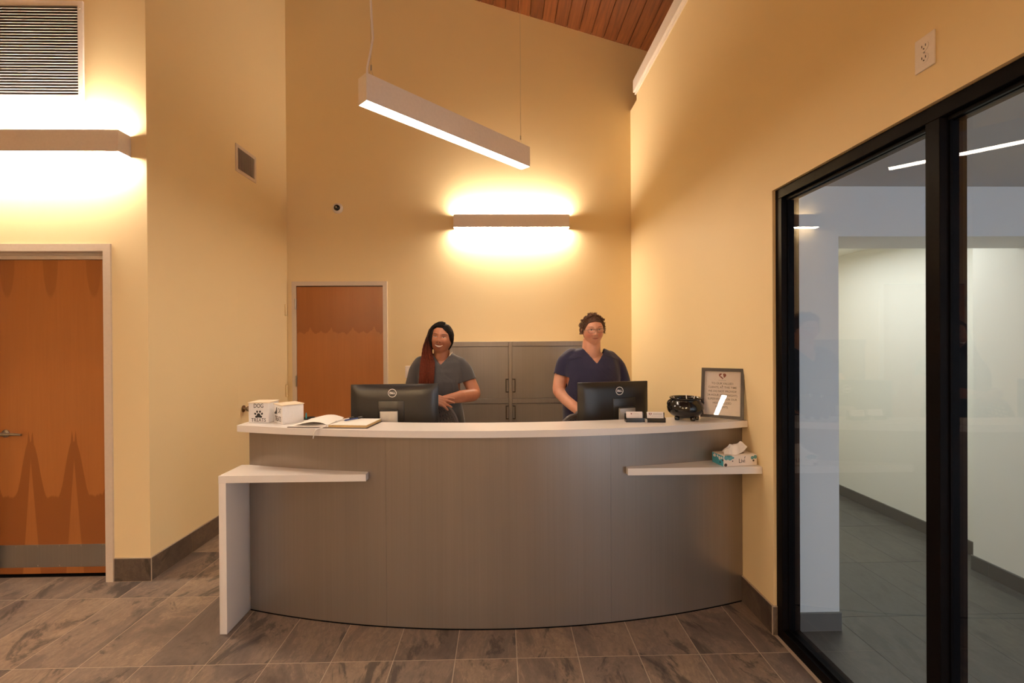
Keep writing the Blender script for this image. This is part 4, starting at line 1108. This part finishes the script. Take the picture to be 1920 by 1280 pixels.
M_eye_white = plain('eye_white', (.68, .60, .54), .3); M_iris = plain('brown_iris', (.02, .010, .006), .2)
M_teeth = plain('teeth', (.84, .74, .66), .3)
def eyes(patch, body, K, browmat, lidmat, open_=.0035, wid=.0135, ez=.004, ex=.031, tilt=0, browz=.024, browh=.0032, iris=.0052):
    for s in (-1, 1):
        cx = s*ex
        def almond(u, v, h=open_, w=wid): 
            t = (u*2-1); hh = h*(1-t*t)**.8*(1.0); return (cx+w*t, ez+hh*(v*2-1)+s*tilt*t)
        e = patch('eye', almond, 14, 6, M_eye_white, .0016)
        if iris: patch('iris', lambda u, v: (cx+(iris*math.sqrt(max(0, 1-(2*v-1)**2)))*(2*u-1), ez+.0006+min(open_*.92, iris)*(2*v-1)), 10, 8, M_iris, .0021, e)
        patch('upper_lid', lambda u, v: (cx+wid*1.08*(u*2-1), ez+open_*max(0, (1-(u*2-1)**2))**.8+(-.0002+.0021*v)), 14, 2, lidmat, .0026, body)
        patch('eyebrow', lambda u, v: (cx+s*.002+.0185*(u*2-1), ez+browz+.0032*(1-((u*2-1)-s*.15)**2)-.001+browh*(v*2-1)*(1-.6*abs(u*2-1)**2)), 16, 3, browmat, .0016, body)
def lips(patch, body, mat, w, mz, curve, upper, lower, gape, teeth=False):
    f = lambda t: mz+curve*t*t
    patch('upper_lip', lambda u, v: (w*(u*2-1), f(u*2-1)+gape*(1-(u*2-1)**2)*.35+upper*v*(1-abs(u*2-1)**2.2)*(1-.18*math.exp(-((u*2-1)/.12)**2))), 22, 3, mat, .0018, body)
    patch('lower_lip', lambda u, v: (w*(u*2-1), f(u*2-1)-gape*(1-(u*2-1)**2)*.65-lower*v*(1-abs(u*2-1)**2.0)), 22, 3, mat, .0020, body)
    if teeth:
        patch('teeth', lambda u, v: (w*.86*(u*2-1), f((u*2-1)*.86)+gape*(1-((u*2-1)*.86)**2)*(.35-v*.98)), 22, 3, M_teeth, .0012, body)
    else:
        patch('mouth_line', lambda u, v: (w*1.02*(u*2-1), f(u*2-1)+.0006*(v*2-1)), 22, 1, M_mouth_dark, .0028, body)
M_mouth_dark = plain('mouth_line', (.16, .045, .03), .6)

# ---------- person 1: grey scrubs, long braids
o1 = (-.455, 3.42)
def V1(x, y, z): return (x-o1[0], y-o1[1], z)          # world -> local
K1 = dict(low=1.18, sz=.94, sx=1.04, chin2=0, noears=1, a=.0775, b=.094, c=.113, jaw=.05, cheek=.0095, smile=1.0, w=1.18, fold=.002)
hr1 = Matrix.Rotation(math.radians(6), 4, 'Y') @ Matrix.Rotation(math.radians(-4), 4, 'X') @ Matrix.Rotation(math.radians(-4), 4, 'Z')
hc1 = Vector(V1(-.446, 3.405, 1.586))
M_skin1 = skin('warm_brown_skin', (.36, .145, .08), None, None, hc1, 0, .35, (.46, .17, .10))
M_cloth1 = cloth('charcoal_grey_scrubs', (.052, .050, .054)); M_pant1 = cloth('charcoal_scrub_trousers', (.030, .029, .031))
LH = V1(-.425, 3.150, 1.158); RHw = V1(-.478, 3.115, 1.176)
arms1 = [([V1(-.300, 3.44, 1.365), V1(-.250, 3.43, 1.28), V1(-.205, 3.385, 1.175), V1(-.29, 3.255, 1.172), V1(-.415, 3.150, 1.160)], [.045, .048, .048, .044, .028]),
         ([V1(-.615, 3.44, 1.370), V1(-.655, 3.44, 1.27), V1(-.672, 3.385, 1.155), V1(-.60, 3.235, 1.165), V1(-.485, 3.125, 1.176)], [.045, .047, .047, .042, .028])]
hands1 = [dict(wrist=V1(-.480, 3.105, 1.180), palm_dir=(1, -.02, -.26), up=(.1, -.80, .60), side=-1, size=1.0, curl=(.10, .10, .14, .20), spread=.30, thumb_open=.2),
          dict(wrist=V1(-.408, 3.156, 1.160), palm_dir=(-1, -.16, -.22), up=(0, .1, 1), side=-1, size=.95, curl=(.30, .35, .4, .45), spread=.06, thumb_open=.4)]
tor1 = [(0, .02, .80, .15, .11), (0, .02, .92, .15, .12), (0, .015, 1.05, .140, .11), (.0, .01, 1.18, .140, .11), (0, .01, 1.30, .145, .105), (0, .018, 1.39, .145, .080), (0, .022, 1.432, .115, .055), (.0, .022, 1.455, .065, .045)]
ct1 = [(0, .015, .80, .178, .142), (0, .012, .95, .175, .142), (0, .005, 1.08, .162, .135), (0, .0, 1.18, .160, .140), (0, -.002, 1.27, .166, .138), (0, .006, 1.34, .172, .120), (.0, .014, 1.405, .172, .095), (0, .02, 1.446, .140, .070), (0, .022, 1.474, .084, .058)]
sl1 = [([V1(-.315, 3.44, 1.385), V1(-.276, 3.435, 1.340), V1(-.254, 3.43, 1.268)], [.062, .061, .061]), ([V1(-.600, 3.44, 1.392), V1(-.636, 3.435, 1.340), V1(-.662, 3.43, 1.235)], [.062, .060, .060])]
legs1 = [([(-.085, .015, .90), (-.09, .01, .50), (-.09, .03, .09)], [.085, .058, .040]), ([(.085, .015, .90), (.09, .01, .50), (.09, .03, .09)], [.085, .058, .040])]
p1, body1, hm1, onf1, patch1, bv1 = person('woman in charcoal grey scrubs with long auburn braids, smiling, hands on a chair back', o1, K1, hc1, hr1,
    (V1(-.452, 3.440, 1.40), V1(-.446, 3.430, 1.51), .063, .059), tor1, arms1, hands1, legs1, M_skin1, M_cloth1, M_pant1, ct1, sl1, (.010, .03, 1.392, 1.472, .070), .82)
M_hair_black = plain('black_hair', (.010, .007, .006), .75, 0, .12, 90, .3, .4)
M_lid1 = plain('dark_lash_line', (.035, .015, .010), .5)
eyes(patch1, body1, K1, plain('soft_black_brow', (.10, .045, .028), .8), M_lid1, open_=.0024, wid=.0140, ez=.004, browz=.022, browh=.0024, iris=.0056)
lips(patch1, body1, plain('rose_brown_lips', (.27, .060, .045), .35), .0325, -.066, .0125, .0050, .0070, .0120, True)
for s in (-1, 1):
    patch1('nostril', lambda u, v, s=s: (s*.0095+.0042*(u*2-1), -.0395+.0016*(v*2-1)), 4, 2, M_lid1, .0010, body1)
# hair cap
def cap_bm(K, fn, infl):
    """shell over the skull; fn(x,y,z)-> keep"""
    bm = face_bm(dict(K, cheek=0, smile=0, noears=1, chin2=0)); 
    for v in bm.verts:
        d = v.co.normalized(); v.co += d*infl(v.co)
    kill = [f for f in bm.faces if not fn(f.calc_center_median())]
    bmesh.ops.delete(bm, geom=kill, context='FACES'); bmesh.ops.delete(bm, geom=[v for v in bm.verts if not v.link_faces], context='VERTS')
    for _ in range(5):
        new = {}
        for v in bm.verts:
            be = [e for e in v.link_edges if e.is_boundary]
            if len(be) == 2: new[v] = (v.co*2+be[0].other_vert(v).co+be[1].other_vert(v).co)/4
        for v, c in new.items(): v.co = c
    return bm
def lim1(c):
    if c.x < -.052: return -.10
    if c.x > .055: return .083-.95*(.055-.01)-(c.x-.055)*3.2
    if c.x < .01: return .080-.30*max(0, -c.x-.022)-8*max(0, -c.x-.022)**2
    return .080-.95*(c.x-.01)
def keep1(c):
    if c.y > .005: return c.z > -.085
    return c.z > lim1(c)
def infl1(p):
    if p.y > .005: return .0105
    return .0025+.0085*min(1, max(0, (p.z-lim1(p))/.030))
bm = cap_bm(K1, keep1, infl1)
bmesh.ops.transform(bm, matrix=hm1, verts=bm.verts)
me = evalmesh(bm, [('SOLIDIFY', dict(thickness=.004, offset=-1))], 'hair_cap'); hair1 = link('hair', me, M_hair_black, p1, smooth=True); hair1['label'] = 'black braided hair pulled across the crown'
def braid_mat():
    n = N('ombre_braids'); o = n.obj(); X, Y_, Z = n.xyz(o); f = n.noise(n.scale(o, (60, 60, 130)), 1, 3)
    t = n.maprange(n.math('ADD', Z, n.math('MULTIPLY', n.math('SUBTRACT', f, .5), .06)), 1.47, 1.63, 1, 0, True)
    c = n.mix(f, (.050, .009, .004), (.120, .022, .008))
    col = n.mix(t, (.010, .007, .006), c); n.base(col, .7, 0, .15); n.bump(f, .8, .004); return n.m
M_braid = braid_mat()
rnd = random.Random(3)
def braid(path, r0, nseg=56):
    pts = [Vector(p) for p in path]; out = []; rr = []
    def cr(t):
        f = t*(len(pts)-1); i = min(int(f), len(pts)-2); u = f-i
        p0, p1_, p2, p3 = pts[max(i-1, 0)], pts[i], pts[i+1], pts[min(i+2, len(pts)-1)]
        return .5*((2*p1_)+(-p0+p2)*u+(2*p0-5*p1_+4*p2-p3)*u*u+(-p0+3*p1_-3*p2+p3)*u**3)
    for k in range(nseg+1):
        t = k/nseg; out.append(cr(t)); rr.append(r0*(1+.18*math.sin(k*2.1))*(1 if t < .95 else .7)*min(1, .35+t*9))
    bm = bmesh.new(); tube(bm, out, rr, 6); return bm
def skull(dx, dy, dz, off):
    d = Vector((dx, dy, dz)).normalized(); return hm1 @ Vector((d.x*(K1['a']+off), d.y*(K1['b']+off), d.z*(K1['c']+off)))
nb = 52
for q in range(nb):
    t = q/(nb-1); lay = q % 3; off = .010+.003*lay
    yy = lerp(-.52, .75, t)                       # front to back
    path = [skull(.30-.25*t, yy*.9, 1.0, off), skull(-.25, yy, .95, off+.002), skull(-.70, yy, .62, off+.003), skull(-1.0, yy*.95, .18, off+.004)]
    tt = ((q*19) % nb)/nb                          # lateral place in the hanging bundle
    xe = lerp(-.128, -.060, tt); yb = -.052+.05*t-.004*lay
    path.append(Vector((lerp(path[-1].x, xe, .75), lerp(path[-1].y, yb, .6), 1.535)))
    path.append(Vector((xe+.003, yb-.012, 1.475)))
    xb = lerp(-.132, -.030, tt)
    path.append(Vector((xb, -.085-.010*lay, 1.405))); path.append(Vector((xb+.003, -.140-.009*lay, 1.325)))
    path.append(Vector((xb+.006*rnd.uniform(-1, 1), -.152-.009*lay, 1.24))); path.append(Vector((xb+.010*rnd.uniform(-1, 1), -.148-.009*lay, 1.13+.05*rnd.random())))
    fin('braid', braid(path, .0048), M_braid, hair1, smooth=True)
# the cornrows drawn back on the far side of the parting
for q in range(13):
    t = q/12
    path = [skull(.42+.42*t, -.80+.15*t, .95-.72*t, .004), skull(.48+.40*t, -.35, .95-.62*t, .0095), skull(.45+.42*t, .25, .85-.60*t, .0100), skull(.35+.35*t, .8, .35-.5*t, .0100)]
    fin('braid', braid(path, .0032, 30), M_hair_black, hair1, smooth=True)
for q in range(9):
    t = q/8
    path = [skull(.40-.62*t, -.82+.06*t, .98-.10*t, .006), skull(.05-.55*t, -.62, .98-.20*t, .012), skull(-.55-.20*t, -.45, .75-.35*t, .013), skull(-.98, -.30+.1*t, .15-.25*t, .014)]
    fin('braid', braid(path, .0042, 30), M_hair_black, hair1, smooth=True)
# lanyard strap at the collar
bm = bmesh.new(); tube(bm, [(.085, .03, 1.482), (.082, -.02, 1.476), (.072, -.055, 1.458)], .005, 8, sq=.4); fin('collar_strap', bm, plain('pale_strap', (.6, .5, .42), .6), p1, smooth=True)

# ---------- person 2: navy scrubs, glasses
o2 = (.672, 3.42)
def V2(x, y, z): return (x-o2[0], y-o2[1], z)
K2 = dict(low=1.42, chin=.010, sz=.90, sx=1.0, chin2=0, a=.0765, b=.096, c=.116, jaw=.03, cheek=.006, smile=.35, w=1.0, fold=.0012)
hr2 = Matrix.Rotation(math.radians(-1.5), 4, 'Y') @ Matrix.Rotation(math.radians(6), 4, 'X') @ Matrix.Rotation(math.radians(2), 4, 'Z')
hc2 = Vector(V2(.682, 3.405, 1.644))
M_skin2 = skin('fair_flushed_skin', (.66, .335, .225), None, None, hc2, 0, .6, (.66, .22, .15))
M_cloth2 = cloth('navy_scrubs', (.020, .019, .052)); M_pant2 = cloth('navy_scrub_trousers', (.014, .013, .030))
arms2 = [([V2(.515, 3.45, 1.415), V2(.452, 3.44, 1.32), V2(.425, 3.40, 1.19), V2(.50, 3.30, 1.105), V2(.585, 3.19, 1.035)], [.048, .050, .047, .041, .029]),
         ([V2(.835, 3.45, 1.40), V2(.893, 3.45, 1.29), V2(.925, 3.41, 1.16), V2(.85, 3.30, 1.075), V2(.76, 3.17, 1.02)], [.048, .050, .048, .041, .029])]
hands2 = [dict(wrist=V2(.590, 3.184, 1.032), palm_dir=(.8, -.5, -.30), up=(.1, -.35, .9), side=1, size=1.0, curl=(.25, .3, .35, .4), spread=.08, thumb_open=.5),
          dict(wrist=V2(.755, 3.164, 1.018), palm_dir=(-.8, -.45, -.15), up=(0, -.2, 1), side=-1, size=1.0, curl=(.25, .3, .35, .4), spread=.08, thumb_open=.5)]
tor2 = [(0, .02, .80, .175, .13), (0, .02, .92, .185, .14), (0, .01, 1.05, .175, .135), (0, .005, 1.18, .180, .135), (0, .005, 1.30, .185, .130), (0, .015, 1.39, .168, .092), (0, .022, 1.44, .130, .065), (0, .022, 1.475, .075, .055)]
ct2 = [(0, .015, .80, .222, .165), (0, .010, .95, .220, .168), (-.01, .0, 1.08, .208, .165), (-.008, -.005, 1.18, .205, .165), (.0, -.005, 1.28, .210, .158), (0, .001, 1.365, .208, .136), (.0, .012, 1.432, .200, .110), (0, .018, 1.474, .160, .082), (0, .02, 1.504, .094, .064)]
sl2 = [([V2(.530, 3.45, 1.440), V2(.478, 3.445, 1.395), V2(.446, 3.435, 1.300)], [.066, .064, .064]), ([V2(.815, 3.45, 1.420), V2(.872, 3.445, 1.362), V2(.905, 3.435, 1.225)], [.066, .065, .066])]
p2, body2, hm2, onf2, patch2, bv2 = person('woman in navy blue scrubs with glasses and pinned-up curly hair', o2, K2, hc2, hr2,
    (V2(.672, 3.440, 1.44), V2(.678, 3.438, 1.555), .071, .066), tor2, arms2, hands2, legs1, M_skin2, M_cloth2, M_pant2, ct2, sl2, (.018, .03, 1.396, 1.505, .086), .82)
M_hair2 = plain('grey_brown_curly_hair', (.120, .068, .046), .8, 0, .1, 120, .5, .6)
eyes(patch2, body2, K2, plain('brown_brow', (.22, .095, .055), .8), plain('lash_line', (.10, .045, .03), .5), open_=.0036, wid=.0125, ez=.006, ex=.030, browz=.024, browh=.0024, iris=.0050)
lips(patch2, body2, plain('pink_lips', (.44, .12, .09), .4), .0245, -.064, .0035, .0035, .0055, .0, False)
for s in (-1, 1): patch2('nostril', lambda u, v, s=s: (s*.0085+.0036*(u*2-1), -.0390+.0015*(v*2-1)), 4, 2, plain('nostril_shade', (.22, .08, .05), .7), .0010, body2)
# glasses
gl = empty('glasses_rest', (0, 0, 0)); bpy.data.objects.remove(gl)
bm = bmesh.new()
M_rim = plain('grey_metal_rim', (.20, .15, .13), .35, .6)
def rimpt(s, t):
    c, q = math.cos(t), math.sin(t); px = s*.0325+.0255*abs(c)**.75*(1 if c > 0 else -1); pz = .001+.0175*abs(q)**.75*(1 if q > 0 else -1)
    return hm2 @ Vector((px, -.1075+.55*(px*px)/.1+.0, pz))
for s in (-1, 1):
    ring = [rimpt(s, 2*PI*k/28) for k in range(29)]; tube(bm, ring, .0012, 6, cap=False)
    tube(bm, [hm2 @ Vector((s*.058, -.0890, .008)), hm2 @ Vector((s*.0735, -.070, .008)), hm2 @ Vector((s*.0815, .0, .004)), hm2 @ Vector((s*.081, .02, -.008))], .0013, 6)
tube(bm, [hm2 @ Vector((-.008, -.1073, .006)), hm2 @ Vector((0, -.1105, .009)), hm2 @ Vector((.008, -.1073, .006))], .0013, 6)
tube(bm, [hm2 @ Vector((-.012, -.1067, .0172)), hm2 @ Vector((0, -.1085, .0165)), hm2 @ Vector((.012, -.1067, .0172))], .0011, 6)
gf = fin('glasses', bm, M_rim, p2, smooth=True)
for s in (-1, 1):
    bm = bmesh.new(); ce = hm2 @ Vector((s*.0325, -.1020, .001)); cv = bm.verts.new(ce); rv = [bm.verts.new(rimpt(s, 2*PI*k/28)) for k in range(28)]
    for k in range(28): bm.faces.new((cv, rv[k], rv[(k+1) % 28]))
    fin('lens', bm, M_sign_glass, gf, smooth=True)
# hair: close cap swept back plus curls
def keep2(c):
    if c.y > .02: return c.z > -.070
    lim = .074-5.0*c.x*c.x-900*max(0, abs(c.x)-.035)**3
    if abs(c.x) > .070: lim = .0
    return c.z > lim
bm = cap_bm(K2, keep2, lambda p: .0035+.011*min(1, max(0, (p.z-.055)/.05))+.0022*math.sin(85*p.x+40*p.y)*math.cos(75*p.z))
bmesh.ops.transform(bm, matrix=hm2, verts=bm.verts)
me = evalmesh(bm, [('SOLIDIFY', dict(thickness=.006, offset=-1))], 'hair'); hair2 = link('hair', me, M_hair2, p2, smooth=True)
rnd = random.Random(11)
bm = bmesh.new()
def curl(base, d, r, turns, L, th):
    d = Vector(d).normalized(); s = d.cross(Vector((.3, .1, 1))).normalized(); u = s.cross(d); ph = rnd.random()*6.28
    pts = [Vector(base)+d*L*k/14+(s*math.cos(ph+turns*6.28*k/14)+u*math.sin(ph+turns*6.28*k/14))*r*(.6+.4*k/14) for k in range(15)]
    tube(bm, [hm2 @ p for p in pts], th, 5)
for q in range(380):
    a = rnd.uniform(0, PI); y = rnd.uniform(-.055, .07); rr_ = 1.0
    x = .078*math.cos(a)*1.0; z = .118*math.sin(a)
    if z < .070 and y < -.03: y = rnd.uniform(-.02, .06)
    if q % 3 == 0: y = -.055*math.sqrt(max(0, 1-(x/.078)**2)); z = max(z, .078)
    curl((x*1.02, y, max(z, -.02)+.004), (math.cos(a)+rnd.uniform(-.8, .8), rnd.uniform(-.8, .6), math.sin(a)*.4+rnd.uniform(-.6, .5)), rnd.uniform(.003, .007), rnd.uniform(.8, 1.8), rnd.uniform(.006, .014), .0014)
for s in (-1, 1):
    for q in range(80):
        curl((s*rnd.uniform(.074, .088), rnd.uniform(-.02, .05), rnd.uniform(-.020, .060)), (s*.35, rnd.uniform(-.5, .3), -1), rnd.uniform(.003, .006), rnd.uniform(.8, 1.6), rnd.uniform(.012, .026), .0015)
for q in range(230):
    x = rnd.uniform(-.068, .068); zl = .078-5.0*x*x-900*max(0, abs(x)-.035)**3; z = rnd.uniform(max(zl, .012), .112)
    e = 1-(x/.080)**2-(z/.120)**2
    if e <= 0: continue
    curl((x*1.04, -.100*math.sqrt(e)+.002, z+.003), (rnd.uniform(-1, 1)+x*8, rnd.uniform(-.2, .5), .5+rnd.uniform(-.4, .6)), rnd.uniform(.002, .004), rnd.uniform(.7, 1.3), rnd.uniform(.012, .022), .0013)
for q in range(26): curl((rnd.uniform(-.03, .03), rnd.uniform(-.02, .06), .128), (rnd.uniform(-1, 1), rnd.uniform(-1, .5), .5), rnd.uniform(.004, .008), 1.2, rnd.uniform(.01, .022), .0011)
o = fin('curls', bm, M_hair2, hair2, smooth=True); o['kind'] = 'stuff'
# necklace of stitching: shoulder yoke seams on the navy top
for s in (-1, 1):
    bm = bmesh.new(); tube(bm, [(s*.085+.01, -.078, 1.452), (s*.13+.005, -.093, 1.438), (s*.18, -.085, 1.418)], .0016, 6); fin('yoke_seam', bm, M_pant2, p2, smooth=True)

# ------------------------------------------------------------------ office chairs
def office_chair(x, y, rz, label, w, ztop, lean, zc_):
    ch = empty('office_chair', (x, y, 0), rz, label, 'chair', 'office chairs behind the desk')
    H_ = ztop-zc_
    # perforated shell: grid with real slots
    nx, nz = 60, 76; bm = bmesh.new(); gv = {}
    def pt(i, j):
        u, v = i/nx*2-1, j/nz
        hw = w*(.62+.38*min(1, v*2.0)**.7)
        hw *= math.sqrt(max(0.0, 1-max(0, (v-.50)/.50)**2.6))*.98+.02
        return Vector((u*hw+lean*v, -.05+.05*u*u-.03*v, zc_+H_*v))
    for j in range(nz+1):
        for i in range(nx+1): gv[i, j] = bm.verts.new(pt(i, j))
    for j in range(nz):
        for i in range(nx):
            inner = 3 <= i < nx-3 and 3 <= j < nz-4
            slot = 4 <= i < nx-4 and 5 <= j < nz-6 and i % 4 in (1, 2) and (j+(i//4)*1) % 4 < 2
            if not slot: bm.faces.new((gv[i, j], gv[i+1, j], gv[i+1, j+1], gv[i, j+1]))
    bmesh.ops.delete(bm, geom=[v for v in bm.verts if not v.link_faces], context='VERTS')
    me = evalmesh(bm, [('SOLIDIFY', dict(thickness=.005, offset=0))], 'backrest'); link('backrest', me, M_chair, ch, smooth=False)
    edge = [pt(0, j)+Vector((0, 0, 0)) for j in range(0, nz+1, 2)]+[pt(i, nz) for i in range(2, nx, 2)]+[pt(nx, j) for j in range(nz, -1, -2)]
    bm = bmesh.new(); tube(bm, edge, .011, 8); fin('back_rim', bm, M_chair, ch, smooth=True)
    bm = bmesh.new(); prism(bm, [(.24*abs(math.cos(t))**.6*(1 if math.cos(t) > 0 else -1), .21+.22*abs(math.sin(t))**.6*(1 if math.sin(t) > 0 else -1)) for t in [2*PI*k/32 for k in range(32)]], .46, .52, bev=.02, axis='Z'); fin('seat', bm, M_chair, ch, auto=40)
    bm = bmesh.new(); tube(bm, [(0, .15, .46), (0, -.02, .47), (0, -.075, .60), (0, -.07, zc_+.06)], [.022, .022, .02, .016], 10); fin('back_support', bm, M_black_plastic, ch, smooth=True)
    bm = bmesh.new(); lathe(bm, [(0, .10), (.03, .10), (.03, .30), (.018, .30), (.018, .46), (0, .46)], 16, (0, .21, 0)); fin('gas_lift', bm, M_black_plastic, ch, auto=40)
    for k in range(5):
        a = 2*PI*k/5+.3; e = Vector((.29*math.cos(a), .21+.29*math.sin(a), .075))
        bm = bmesh.new(); tube(bm, [(0, .21, .12), tuple(e)], [.028, .018], 8); bb = fin('base_arm', bm, M_black_plastic, ch, smooth=True)
        bm = bmesh.new(); lathe(bm, [(0, -.012), (.028, -.012), (.030, 0), (.028, .012), (0, .012)], 16); bmesh.ops.transform(bm, matrix=Matrix.Translation((e.x, e.y, .030)) @ Matrix.Rotation(a, 4, 'Z') @ Matrix.Rotation(PI/2, 4, 'X'), verts=bm.verts); fin('caster', bm, M_black_plastic, bb, auto=40)
    return ch
office_chair(-.475, 3.135, PI, 'dark perforated-back office chair under the hands of the woman in grey', .178, 1.150, 0, .62)
office_chair(.530, 3.10, PI+.1, 'dark perforated-back office chair in front of the woman in navy, mostly behind the monitor', .160, 1.062, 0, .56)
